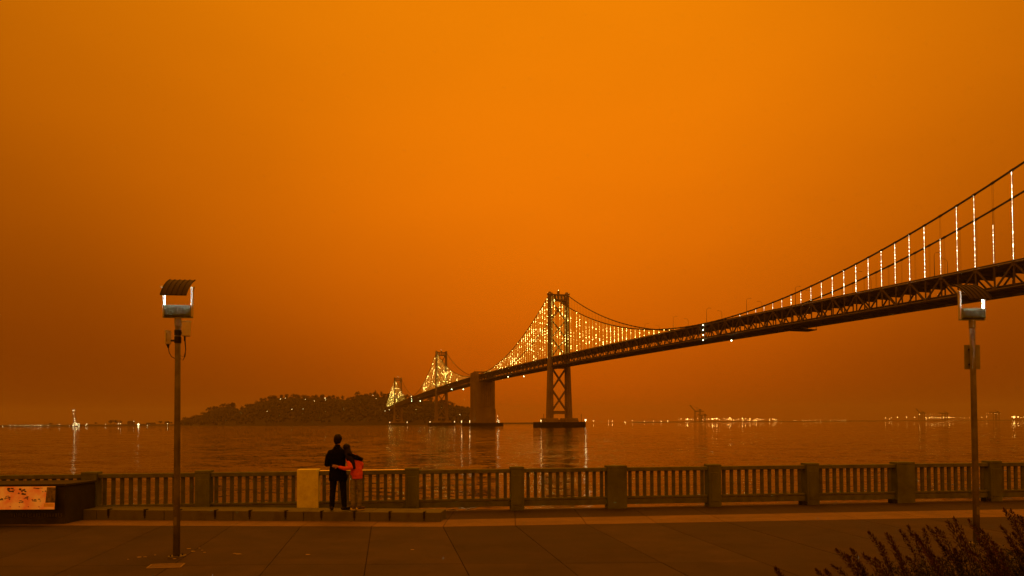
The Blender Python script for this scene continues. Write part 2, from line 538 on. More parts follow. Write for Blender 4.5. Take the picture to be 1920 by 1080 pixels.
# ------------------------------------------------------------------ seat kerb
def make_bench():
    # front line from under the kiosk (px 120) to its right end (px 826)
    A = plan(120, 17.35); B = plan(640, 16.72); C = plan(826, 16.62)
    org = Vector((*(A + C) / 2, 0))
    t = thing('seat_kerb', 'long low concrete seat kerb the couple stand on in front of the balustrade', 'bench', org)
    def fr(u):   # u 0..1 along front
        return lerp(A, C, u)
    d = (C - A).normalized(); nrm = Vector((-d.y, d.x))
    L = (C - A).length
    cuts = [0, .022]
    marks_px = [169, 303, 437, 572, 697, 826]
    us = [0.0] + [((plan(px, 17.0).x - A.x) / (C.x - A.x)) for px in marks_px]
    us[-1] = 1.0
    for a, b in zip(us, us[1:]):
        pa, pb = fr(a) + d * .006, fr(b) - d * .006
        ha, hb = lerp(.25, .215, a), lerp(.25, .215, b)
        dep = .74
        bt = [(*pa, -.02), (*pb, -.02), (*(pb + nrm * dep), -.03), (*(pa + nrm * dep), -.03)]
        tp = [(*pa, ha), (*pb, hb), (*(pb + nrm * dep), hb), (*(pa + nrm * dep), ha)]
        MB().hexa(bt, tp).build('kerb_block', bench_m, t, tuple(org), bevel=.012)
    # skate stoppers: dark steel straps folded over the front edge
    for px in [205, 273, 337, 404.5, 469, 536, 603, 664.5, 730.5, 795]:
        x = plan(px, 17.0).x
        u = (plan(px, lerp(17.35, 16.62, (px - 120) / 706)).x - A.x) / (C.x - A.x)
        p = fr(u); h = lerp(.25, .215, u)
        a = math.atan2(d.y, d.x)
        mb = MB()
        mb.box((*(p - nrm * .012), h - .065), (.045, .024, .15), a)
        mb.box((*(p + nrm * .045), h + .012), (.05, .13, .022), a)
        mb.box((*(p - nrm * .012), h - .145), (.018, .02, .09), a)
        mb.build('skate_stopper', black_m, t, tuple(org), bevel=.004)
    return t
make_bench()

# ------------------------------------------------------------------ balustrade
def make_fence():
    piers = [(-212, 24), (-40, 36), (172, 27), (383, 27), (579, 38), (773, 25), (969, 25), (1154.5, 38), (1336.5, 25), (1519, 26), (1692, 39), (1860, 31), (2025, 26), (2190, 40)]
    d = Vector((FENCE[1][0] - FENCE[0][0], FENCE[1][1] - FENCE[0][1])).normalized()
    n = Vector((-d.y, d.x))
    ang = math.atan2(d.y, d.x)
    def on(px):     # where column px crosses the fence line
        r_ = ray(px, 900)
        o = Vector(FENCE[0])
        k = r_.x / r_.y
        # x = k*y ; point o + s d
        s = (k * o.y - o.x) / (d.x - k * d.y)
        return o + d * s
    org = Vector((*on(960), EDGE_Z))
    t = thing('balustrade', 'long dark concrete balustrade with flat pickets between square piers along the water edge', 'fence', org)
    o3 = tuple(org)
    cps = []
    for px, w in piers:
        c = on(px)
        wide = w > 33
        wm = .54 if wide else .36
        cps.append((c, wm))
        m = cream_m if abs(px - 579) < 2 else pier_m
        mb = MB()
        H = 1.165
        if abs(px - 579) < 2:
            mb.box((*c, EDGE_Z + H / 2), (wm, .36, H), ang)
            ob = mb.build('pier', m, t, o3, bevel=.012)
            ob['label'] = 'cream painted pier'
        else:
            mb.box((*c, EDGE_Z + (H - .07) / 2), (wm, .34, H - .07), ang)
            mb.box((*c, EDGE_Z + H - .035), (wm + .008, .348, .07), ang)
            if not wide:
                mb.box((*(c - n * .171), EDGE_Z + .55), (wm - .12, .02, .80), ang)
            mb.build('pier', m, t, o3, bevel=.01)
    pk = MB().box((0, 0, .345), (.086, .05, .69)).mesh('picket', picket_m)
    for i in range(len(piers) - 1):
        a, wa = cps[i]; b, wb = cps[i + 1]
        L = (b - a).length
        s0, s1 = wa / 2, L - wb / 2
        mid = a + d * ((s0 + s1) / 2)
        span = s1 - s0
        bz = EDGE_Z
        MB().box((*mid, bz + 1.055), (span, .19, .105), ang).build('top_rail', rail_m, t, o3, bevel=.012)
        MB().box((*mid, bz + .300), (span, .15, .05), ang).build('bottom_rail', rail_m, t, o3, bevel=.006)
        MB().box((*mid, bz + .185), (span, .12, .15), ang).build('base_beam', rail_m, t, o3, bevel=.008)
        if abs(piers[i][0] - 579) < 2:
            MB().box((*(mid - n * .05), bz + 1.118), (span - .03, .09, .03), ang).build('handrail_cap', bright_rail_m, t, o3, bevel=.013)
        if piers[i + 1][0] in (1519, 1692, 1860):
            pb = a + d * (s1 - .09) - n * .07
            MB().box((*pb, bz + .055), (.15, .2, .1), ang).build('drain_box', black_m, t, o3, bevel=.006)
        np_ = 11 if span > 2.0 else 10
        for k in range(np_):
            s = s0 + span * (k + .62) / (np_ + .24)
            p = a + d * s
            link('picket', pk, t, Vector((*p, bz + .322)) - org, ang)
    return t
make_fence()

# ------------------------------------------------------------------ kiosk wall with picture panel
def make_kiosk():
    A = at(-260, 792, 16.3); zt = .93
    L0 = plan(-260, 16.35); C0 = plan(124, 16.62); D0 = plan(150, 17.15)
    P = [L0, C0, D0, D0 + Vector((.02, .62)), L0 + Vector((0, 1.2))]
    org = Vector((*plan(60, 16.9), 0))
    t = thing('information_wall', 'low dark stone wall holding a tilted picture panel at the left end', 'information board', org)
    o3 = tuple(org)
    d = (C0 - L0).normalized(); n = Vector((d.y, -d.x))
    MB().prism([tuple(p) for p in P], -.02, zt - .06).build('wall_body', wall_m, t, o3, bevel=.015)
    P2 = [L0 + n * .03, C0 + n * .03 + d * .01, D0 + Vector((.04, -.02)), D0 + Vector((.05, .64)), L0 + Vector((0, 1.22))]
    MB().prism([tuple(p) for p in P2], zt - .058, zt).build('coping', wall_m, t, o3, bevel=.012)
    # sloping panel, picture from px -260..105, y 911..955
    def pt(px, py, off):
        r_ = ray(px, py)
        # plane through L0 with normal n, moved off metres to the viewer
        o = Vector((*L0, 0)) + Vector((*n, 0)) * off
        nn = Vector((*n, 0))
        return EYE + r_ * ((o - EYE).dot(nn) / r_.dot(nn))
    tl, tr = pt(-255, 913.5, .035), pt(104, 912, .035)
    bl, br = pt(-255, 957, .24), pt(102, 955, .24)
    mpanel = bpy.data.materials.new('printed_panel')
    mpanel.use_nodes = True
    tt = mpanel.node_tree
    b = tt.nodes['Principled BSDF']
    b.inputs['Roughness'].default_value = .6
    b.inputs['Coat Weight'].default_value = .1
    g = tt.nodes.new('ShaderNodeTexCoord')
    nz = tt.nodes.new('ShaderNodeTexNoise'); nz.inputs['Scale'].default_value = 3.5; nz.inputs['Detail'].default_value = 6
    tt.links.new(g.outputs['Object'], nz.inputs['Vector'])
    rp = tt.nodes.new('ShaderNodeValToRGB')
    e = rp.color_ramp.elements
    e[0].position = .38; e[0].color = (.72, .17, .015, 1)
    e[1].position = .6; e[1].color = (.80, .38, .035, 1)
    tt.links.new(nz.outputs[0], rp.inputs[0])
    tt.links.new(rp.outputs[0], b.inputs['Base Color'])
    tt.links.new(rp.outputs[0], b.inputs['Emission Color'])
    b.inputs['Emission Strength'].default_value = .20  # weak glow added to the print so the panel reads brighter
    mb = MB()
    th = Vector((*n, 0)) * .02
    mb.hexa([bl, br, br - th, bl - th], [tl, tr, tr - th, tl - th])
    mb.build('picture_panel', mpanel, t, o3)
    # cheeks that carry the panel
    cheek = MB()
    wl = pt(104, 957, .0)
    cheek.add([tr, br, pt(104, 957, .004), tr + Vector((.012, 0, 0)), br + Vector((.012, 0, 0)), pt(105.5, 957, .004)], [(0, 1, 2), (5, 4, 3), (0, 3, 4, 1), (1, 4, 5, 2), (2, 5, 3, 0)])
    cheek.build('panel_bracket', wall_m, t, o3)
    # printed pictures on the panel: ink marks as thin flat prints
    ink = [mat('ink_dark', (.05, .035, .03), .5, .3, 30), mat('ink_photo', (.12, .10, .05), .5, .9, 14, detail=8), mat('ink_cream', (.85, .6, .35), .5, .15, 9),
           mat('ink_red', (.45, .06, .03), .5, .2, 9)]
    up = (tl - bl); rt = (br - bl)
    nn = rt.cross(up).normalized()
    if nn.y > 0: nn = -nn
    def on(px, py):
        r_ = ray(px, py)
        return EYE + r_ * ((bl + nn * .003 - EYE).dot(nn) / r_.dot(nn))
    def patch(quad, mi, nm='print'):
        m_ = MB()
        q = [on(*p) for p in quad]
        m_.add(q + [p - nn * .0025 for p in q], [(0, 1, 2, 3), (7, 6, 5, 4), (0, 4, 5, 1), (1, 5, 6, 2), (2, 6, 7, 3), (3, 7, 4, 0)])
        m_.build(nm, ink[mi], t, o3)
    patch([(85, 942.5), (103, 942.5), (104.3, 913.5), (88, 913.5)], 1, 'photograph')
    patch([(82, 950), (100, 950), (101, 944), (82.5, 944)], 2, 'caption_plate')
    rr = random.Random(3)
    for (cx, cyy, w, h) in ((20, 919, 17, 7), (41, 922, 14, 10), (14, 933, 10, 6), (50, 934, 9, 5), (3, 938, 6, 8), (40, 940, 7, 5), (68, 938, 16, 4), (72, 915.5, 18, 2.5), (83, 921, 7, 2.5), (-20, 925, 20, 8), (-60, 934, 15, 7)):
        m_ = MB()
        for k in range(9):
            x = cx + rr.uniform(-.5, .5) * w; y = cyy + rr.uniform(-.5, .5) * h
            ww, hh = w * rr.uniform(.08, .2), h * rr.uniform(.1, .22)
            q = [on(x - ww, y + hh * .6), on(x + ww * .8, y + hh), on(x + ww, y - hh * .7), on(x - ww * .6, y - hh)]
            off = nn * (.0006 * k)
            m_.add([p + off for p in q], [(0, 1, 2, 3)])
        m_.build('print', ink[0], t, o3)
    for cx in (18, 35, 52, 72):
        patch([(cx, 951), (cx + 2, 951), (cx + 2, 949.3), (cx, 949.3)], 3)
    # worn raised inscription, unreadable in the dusk
    m_ = MB()
    x = 20.0
    while x < 116:
        wdt = rr.uniform(2.2, 4.2)
        for k in range(rr.choice((2, 2, 3))):
            xx = x + rr.uniform(0, wdt)
            a, b_ = pt(xx, 969.5, .008), pt(xx + rr.uniform(-.6, .6), 962.5, .008)
            m_.beam(a, b_, .007, .006)
        a, b_ = pt(x, rr.choice((962.8, 966, 969.3)), .008), pt(x + wdt, rr.choice((963, 966, 969)), .008)
        m_.beam(a, b_, .007, .006)
        x += wdt + 2.2
    o = m_.build('inscription', mat('inscription_metal', (.10, .10, .08), .6, .2, 5), t, o3)
    return t
make_kiosk()

# ------------------------------------------------------------------ lamps
def make_lamp(base, yaw, label, twist, H=4.84, antennas=False, plate=False):
    t = thing('street_lamp', label, 'street lamp', (base.x, base.y, 0), 0, 'tall lamps with curved reflectors on the promenade')
    hz = H - .52     # z of housing bottom relative
    zc = H - .81
    MB().tube([(0, 0, 0), (0, 0, 1.2), (0, 0, 2.6), (0, 0, zc)], [.058, .054, .05, .046], 20).build('pole', pole_m, t, smooth=True)
    bp_ = MB().tube([(0, 0, -.002), (0, 0, .018)], .135, 24).build('base_plate', pole_m, t)
    for k in range(4):
        a_ = PI / 4 + k * PI / 2
        MB().tube([(.10 * math.cos(a_), .10 * math.sin(a_), .016), (.10 * math.cos(a_), .10 * math.sin(a_), .045)], .013, 6).build('bolt', black_m, bp_)
    MB().box((0, -.056, .62), (.055, .008, .15)).build('hatch_cover', pole_m, t, bevel=.003)
    MB().tube([(0, 0, zc - .02), (0, 0, zc), (0, 0, zc + .12), (0, 0, zc + .135)], [.05, .057, .057, .045], 20).build('collar', collar_m, t, smooth=False)
    cy_, sy_ = math.cos(yaw), math.sin(yaw)
    def W(x, y, z): return (x * cy_ - y * sy_, x * sy_ + y * cy_, z)
    # housing with cooling fins
    zb = zc + .15
    mb = MB()
    pts = lambda l: [W(*p) for p in l]
    hw, hd = .22, .07
    prof = [(-hd, .02), (-hd + .05, 0), (hd - .05, 0), (hd, .02), (hd, .17), (-hd, .17)]
    vs = pts([(-hw, y, zb + z) for y, z in prof]) + pts([(hw, y, zb + z) for y, z in prof])
    n = len(prof)
    mb.add(vs, [tuple(range(n)), tuple(range(2 * n - 1, n - 1, -1))] + [(i, i + n, (i + 1) % n + n, (i + 1) % n) for i in range(n)])
    hous = mb.build('lamp_housing', lamp_grey_m, t, bevel=.008)
    for k in range(17):
        x = -hw + .03 + k * (2 * hw - .06) / 16
        for s in (-1, 1):
            c = W(x, s * (hd + .009), 0)
            MB().box((c[0], c[1], zb + .09), (.008, .02, .125), yaw).build('cooling_fin', lamp_grey_m, hous)
    gl = MB()
    q = W(0, 0, 0)
    gl.box((q[0], q[1], zb + .172), (.38, .09, .006), yaw)
    rim = MB()
    for sx_, sy_2, lx_, ly_ in ((0, -hd + .006, 2 * hw, .012), (0, hd - .006, 2 * hw, .012), (-hw + .006, 0, .012, 2 * hd - .024), (hw - .006, 0, .012, 2 * hd - .024)):
        c_ = W(sx_, sy_2, 0)
        rim.box((c_[0], c_[1], zb + .183), (lx_, ly_, .026), yaw)
    rim.build('rim', lamp_grey_m, hous)
    gl.build('lamp_glass', lampglass_m, hous)
    # yoke arms
    for s in (-1, 1):
        a = MB()
        c = W(s * (hw + .018), 0, 0)
        a.box((c[0], c[1], zb + .25), (.034, .055, .50), yaw)
        k_ = W(s * (hw + .032), 0, 0)
        a.tube([W(s * (hw + .0), 0, zb + .515), W(s * (hw + .055), 0, zb + .515)], .03, 14)
        a.build('yoke_arm', white_m, t, bevel=.003)
    b = MB()
    b.box((0, 0, zb - .012), (2 * hw + .05, .062, .014), yaw)
    b.build('yoke_base', lamp_grey_m, t)
    # curved reflector sheet, dark ribbed back, white inside
    zr = zb + .510
    def sheet(u, v, off=0):      # u across -1..1, v front(-1)..back(1)
        a = twist
        y = v * .30
        z = .045 * (1 - v * v)
        y2 = y * math.cos(a) - (z + off) * math.sin(a)
        z2 = y * math.sin(a) + (z + off) * math.cos(a)
        return W(u * .215, y2, zr + z2)
    nu, nv = 2, 10
    inner, outer = MB(), MB()
    vs = [sheet(-1 + 2 * i / nu, -1 + 2 * j / nv, -.004) for j in range(nv + 1) for i in range(nu + 1)]
    fs = [(j * (nu + 1) + i, j * (nu + 1) + i + 1, (j + 1) * (nu + 1) + i + 1, (j + 1) * (nu + 1) + i) for j in range(nv) for i in range(nu)]
    vs2 = [sheet(-1 + 2 * i / nu, -1 + 2 * j / nv, -.001) for j in range(nv + 1) for i in range(nu + 1)]
    inner.add(vs, fs)
    refl = MB()
    vs3 = [sheet(-1 + 2 * i / nu, -1 + 2 * j / nv, .012) for j in range(nv + 1) for i in range(nu + 1)]
    n0 = len(vs2)
    ring = []
    refl.add(vs2 + vs3, [f[::-1] for f in fs] + [tuple(i + n0 for i in f) for f in fs])
    border = [i for i in range(nu)] + [j * (nu + 1) + nu for j in range(nv)] + [nv * (nu + 1) + i for i in range(nu, 0, -1)] + [j * (nu + 1) for j in range(nv, 0, -1)]
    refl.f += [(border[i], border[(i + 1) % len(border)], border[(i + 1) % len(border)] + n0, border[i] + n0) for i in range(len(border))]
    refl.mi += [0] * len(border)
    ro = refl.build('reflector', roofsheet_m, t, smooth=False)
    inner.build('reflector_lining', white_m, ro, smooth=True)
    for k in range(6):
        u = -1 + 2 * k / 5
        MB().tube([sheet(u * .985, -1 + 2 * j / 8, .018) for j in range(9)], .008, 6).build('rib', roofsheet_m, ro)
    if antennas:
        # right hand box: bigger, tapered radio box hung off a bracket
        def abox(cx, cyy, cz, w, d, h, rz, nm):
            mb = MB()
            cc, ss = math.cos(rz), math.sin(rz)
            def P(x, y, z): return (cx + x * cc - y * ss, cyy + x * ss + y * cc, cz + z)
            mb.hexa([P(-w * .42, -d / 2, -h / 2), P(w * .42, -d / 2, -h / 2), P(w * .42, d / 2, -h / 2), P(-w * .42, d / 2, -h / 2)],
                    [P(-w / 2, -d / 2, h / 2), P(w / 2, -d / 2, h / 2), P(w / 2, d / 2, h / 2 - .02), P(-w / 2, d / 2, h / 2 - .02)])
            o = mb.build(nm, antenna_m, t, bevel=.012)
            lid = MB()
            lid.hexa([P(-w * .52, -d * .55, h / 2 + .002), P(w * .52, -d * .55, h / 2 + .002), P(w * .52, d * .55, h / 2 - .016), P(-w * .52, d * .55, h / 2 - .016)],
                     [P(-w * .50, -d * .5, h / 2 + .022), P(w * .56, -d * .5, h / 2 + .016), P(w * .5, d * .5, h / 2), P(-w * .5, d * .5, h / 2)])
            lid.build('lid', antenna_m, o, bevel=.004)
            return o
        z1 = zc - .115
        o1 = abox(.155, -.02, z1 + .045, .155, .10, .25, .45, 'radio_box')
        MB().tube([(.13, -.02, z1 - .08), (.13, -.02, z1 - .16)], .016, 8).build('cable_gland', rubber_m, o1)
        z2 = zc - .25
        o2 = abox(-.165, -.02, z2 + .03, .085, .09, .23, -.7, 'radio_box')
        MB().box((-.165, -.075, z2 + .03), (.03, .01, .15), -.7).build('inset_panel', mat('radio_inset', (.45, .45, .2), .4, .2, 20), o2)
        MB().tube([(-.165, -.02, z2 - .08), (-.155, -.02, z2 - .15)], [.03, .012], 8).build('cable_gland', rubber_m, o2)
        br = MB()
        br.box((-.09, -.01, z2 - .02), (.12, .02, .03))
        br.box((.09, -.01, z1 - .02), (.10, .02, .03))
        br.tube([(0, 0, z1 - .06), (0, 0, z1 + .03)], .058, 16)
        br.tube([(0, 0, z2 - .06), (0, 0, z2 + .05)], .058, 16)
        br.build('bracket', black_m, t)
        for pts_ in ([(.13, -.02, z1 - .16), (.145, -.02, z1 - .3), (.14, -.02, z1 - .42), (.10, -.02, z1 - .50), (.04, -.01, z1 - .46)],
                     [(.14, -.02, z1 - .16), (.15, -.02, z1 - .32), (.12, -.02, z1 - .44), (.05, -.02, z1 - .42)],
                     [(-.155, -.02, z2 - .15), (-.14, -.02, z2 - .23), (-.10, -.02, z2 - .30), (-.03, -.01, z2 - .34)]):
            MB().tube(pts_, .006, 6).build('cable', rubber_m, t, smooth=True)
    if plate:
        mb = MB()
        z = zc - .55
        mb.box((.045, .09, z), (.30, .006, .46), 0)
        mb.build('sign_plate', signback_m, t, bevel=.003)
        b = MB()
        for dz in (-.14, .14):
            b.box((.02, .065, z + dz), (.10, .04, .03))
        b.build('sign_clamp', black_m, t)
    return t
bL = gp(331, 1044)
bR = at(1829, 900, 13.3)
make_lamp(bL, R(7), 'lamp post left of the couple carrying two cream radio boxes below its lit head', R(36), 4.84, antennas=True)
make_lamp(bR, R(4), 'lamp post at the right behind the shrubs with a sign plate on its pole', R(36), 4.84, plate=True)

# access cover by the left lamp
def make_cover():
    q = [gp(275, 1066), gp(338, 1064.5), gp(346, 1057), gp(285, 1059)]
    org = gp(310, 1061)
    t = thing('access_cover', 'small pale framed access cover set in the paving below the left lamp', 'manhole cover', (org.x, org.y, 0))
    f = MB()
    for a, b in zip(q, q[1:] + q[:1]):
        f.beam(a + Vector((0, 0, .006)), b + Vector((0, 0, .006)), .025, .010)
    f.build('frame', mat('cover_frame', (.30, .24, .19), .6, .2, 8), t, (org.x, org.y, 0))
    c = sum(q, Vector()) / 4
    qq = [c + (p - c) * .93 for p in q]
    MB().prism([tuple(p) for p in qq], .002, .005).build('lid', mat('cover_lid', (.15, .11, .09), .7, .3, 12), t, (org.x, org.y, 0))
make_cover()
# scraps of litter / droppings on the paving
def make_scraps():
    rr = random.Random(11)
    m = mat('paper_scrap', (.5, .42, .34), .8, .2, 9)
    spots = [(272, 1044.5), (260, 1045), (291, 1041), (355, 1029), (362, 1034), (374, 1028), (379, 1032), (383, 1036), (345, 1041), (327, 1048), (240, 1049), (440, 1038), (447, 1039), (577, 1040), (773, 1031)]
    for i, (px, py) in enumerate(spots):
        p = gp(px, py)
        mb = MB()
        n = 6
        r0 = rr.uniform(.012, .03)
        poly = [(p.x + math.cos(k / n * 2 * PI) * r0 * rr.uniform(.6, 1.5) * 1.5, p.y + math.sin(k / n * 2 * PI) * r0 * rr.uniform(.6, 1.3)) for k in range(n)]
        mb.prism(poly, .002, .006)
        o = mb.build('paper_scrap', m, None, (p.x, p.y, .0))
        tag(o, 'tiny pale scrap lying on the dark paving near the left lamp', 'litter', 'pale scraps scattered on the paving')
make_scraps()

# ------------------------------------------------------------------ people
SEG = 16
def loft(mb, pts, mi=0, n=SEG, flat=False):
    """pts: (x, y, z, rx, ry) rings along a limb; rounded ends. rx is sideways, ry is depth for upright limbs."""
    P = [Vector(p[:3]) for p in pts]
    rings = []
    def frame(i):
        d = (P[min(i + 1, len(P) - 1)] - P[max(i - 1, 0)]).normalized()
        y = Vector((0, 1, 0))
        if abs(d.dot(y)) > .85: y = Vector((0, 0, 1))
        x = y.cross(d).normalized()
        y2 = d.cross(x).normalized()
        return d, x, y2
    def ring(c, x, y, rx, ry): return [c + x * math.cos(2 * PI * k / n) * rx + y * math.sin(2 * PI * k / n) * ry for k in range(n)]
    d, x, y = frame(0)
    r0 = min(pts[0][3], pts[0][4])
    for a in ((80, 50, 25) if not flat else (80,)):
        if flat:
            rings.append(ring(P[0], x, y, pts[0][3] * .5, pts[0][4] * .5)); continue
        rings.append(ring(P[0] - d * r0 * math.sin(R(a)), x, y, pts[0][3] * math.cos(R(a)), pts[0][4] * math.cos(R(a))))
    for i, p in enumerate(pts):
        d, x, y = frame(i)
        rings.append(ring(P[i], x, y, p[3], p[4]))
    r1 = min(pts[-1][3], pts[-1][4])
    for a in (25, 50, 80):
        rings.append(ring(P[-1] + d * r1 * math.sin(R(a)), x, y, pts[-1][3] * math.cos(R(a)), pts[-1][4] * math.cos(R(a))))
    vs = [v for r_ in rings for v in r_]
    fs = []
    for i in range(len(rings) - 1):
        for k in range(n):
            fs.append((i * n + k, i * n + (k + 1) % n, (i + 1) * n + (k + 1) % n, (i + 1) * n + k))
    fs.append(tuple(range(n))[::-1])
    m = (len(rings) - 1) * n
    fs.append(tuple(range(m, m + n)))
    mb.add(vs, fs, mi)
def remeshed(mb, name, m, parent, voxel=.012, smooth_it=6, wrinkle=0.0):
    o = mb.build(name, m, parent, smooth=True)
    r_ = o.modifiers.new('remesh', 'REMESH')
    r_.mode = 'VOXEL'; r_.voxel_size = voxel; r_.use_smooth_shade = True
    s = o.modifiers.new('smooth', 'SMOOTH'); s.iterations = smooth_it; s.factor = .5
    if wrinkle:
        tx = bpy.data.textures.new(name + '_wrinkle', 'CLOUDS'); tx.noise_scale = .09
        dmod = o.modifiers.new('folds', 'DISPLACE'); dmod.texture = tx; dmod.strength = wrinkle; dmod.mid_level = .5
    return o
def hand(mb, wrist, dirv, palmn, s=1.0, curl=.5, side=1):
    """palm + 4 fingers + thumb; dirv along the hand, palmn the palm normal (fingers curl that way)"""
    d = Vector(dirv).normalized(); pn = Vector(palmn).normalized(); ac = d.cross(pn).normalized() * side
    w = Vector(wrist)
    for k in range(4):
        o = ac * (k - 1.5) * .019 * s
        loft(mb, [(*(w + o * .6), .013 * s, .014 * s), (*(w + d * .085 * s + o), .011 * s, .012 * s)], n=8)
    for k, L in enumerate((.068, .078, .073, .058)):
        o = ac * (k - 1.5) * .020 * s
        p = w + d * .085 * s + o
        dd = d.copy()
        pts = [p]
        for j in range(3):
            dd = (dd + pn * curl * .55).normalized()
            p = p + dd * L * s * (.45, .32, .23)[j]
            pts.append(p)
        loft(mb, [(*pts[0], .0088 * s, .0088 * s), (*pts[1], .0082 * s, .0082 * s), (*pts[2], .0075 * s, .0075 * s), (*pts[3], .006 * s, .006 * s)], n=8)
    t0 = w + d * .025 * s - ac * .026 * s
    t1 = t0 + (d * .6 - ac * .8).normalized() * .035 * s
    t2 = t1 + (d * .9 - ac * .35 + pn * .3).normalized() * .032 * s
    loft(mb, [(*t0, .014 * s, .014 * s), (*t1, .0105 * s, .0105 * s), (*t2, .0085 * s, .0085 * s)], n=8)

def head(mb, c, s, yaw=0, tilt=0):
    """skull, jaw, nose, ears, brow. local +Y is the face direction"""
    Mx = Matrix.Translation(c) @ Matrix.Rotation(tilt, 4, 'Y') @ Matrix.Rotation(yaw, 4, 'Z')
    def L(pts): return [(*(Mx @ Vector(p[:3])), p[3] * s, p[4] * s) for p in pts]
    S = lambda x, y, z: (x * s, y * s, z * s)
    loft(mb, L([(*S(0, .005, -.09), .042, .05), (*S(0, .01, -.055), .058, .075), (*S(0, .0, 0), .072, .094), (*S(0, -.004, .045), .070, .090), (*S(0, -.004, .075), .052, .066)]))
    loft(mb, L([(*S(0, .09, .015), .008, .008), (*S(0, .105, -.018), .013, .013)]), n=8)          # nose
    loft(mb, L([(*S(-.022, .088, -.048), .008, .008), (*S(.022, .088, -.048), .008, .008)]), n=8)   # lips
    loft(mb, L([(*S(-.03, .083, .028), .01, .01), (*S(.03, .083, .028), .01, .01)]), n=8)           # brow
    loft(mb, L([(*S(0, .06, -.095), .02, .02), (*S(0, .07, -.09), .02, .02)]), n=8)                 # chin
    for e in (-1, 1):
        loft(mb, L([(*S(e * .074, -.005, -.02), .008, .014), (*S(e * .08, -.01, .02), .009, .018)]), n=8)
    return Mx

skin_m = mat('skin', (.50, .29, .20), .55, .08, 30)
coat_m = mat('black_wool_coat', (.006, .006, .007), .95, .3, 30, spec=.1)
trouser_m = mat('black_trousers', (.010, .011, .012), .9, .3, 20, spec=.15)
shoe_m = mat('black_shoe_leather', (.008, .007, .006), .5, .2, 20)
hair_m = mat('black_hair', (.007, .005, .004), .6, .3, 60, spec=.3)
hoodie_m = mat('red_orange_hoodie', (.92, .15, .05), .9, .14, 14, .3, 120, spec=.1)
hoodie_d = mat('hoodie_rib_knit', (.75, .12, .05), .9, .12, 20, spec=.1)
olive_m = mat('olive_trousers', (.24, .25, .14), .9, .3, 10, .3, 90, spec=.15)
sneaker_m = mat('white_sneaker', (.75, .72, .66), .6, .1, 14)
sneaker_d = mat('dark_sneaker_upper', (.12, .10, .08), .7, .2, 14)

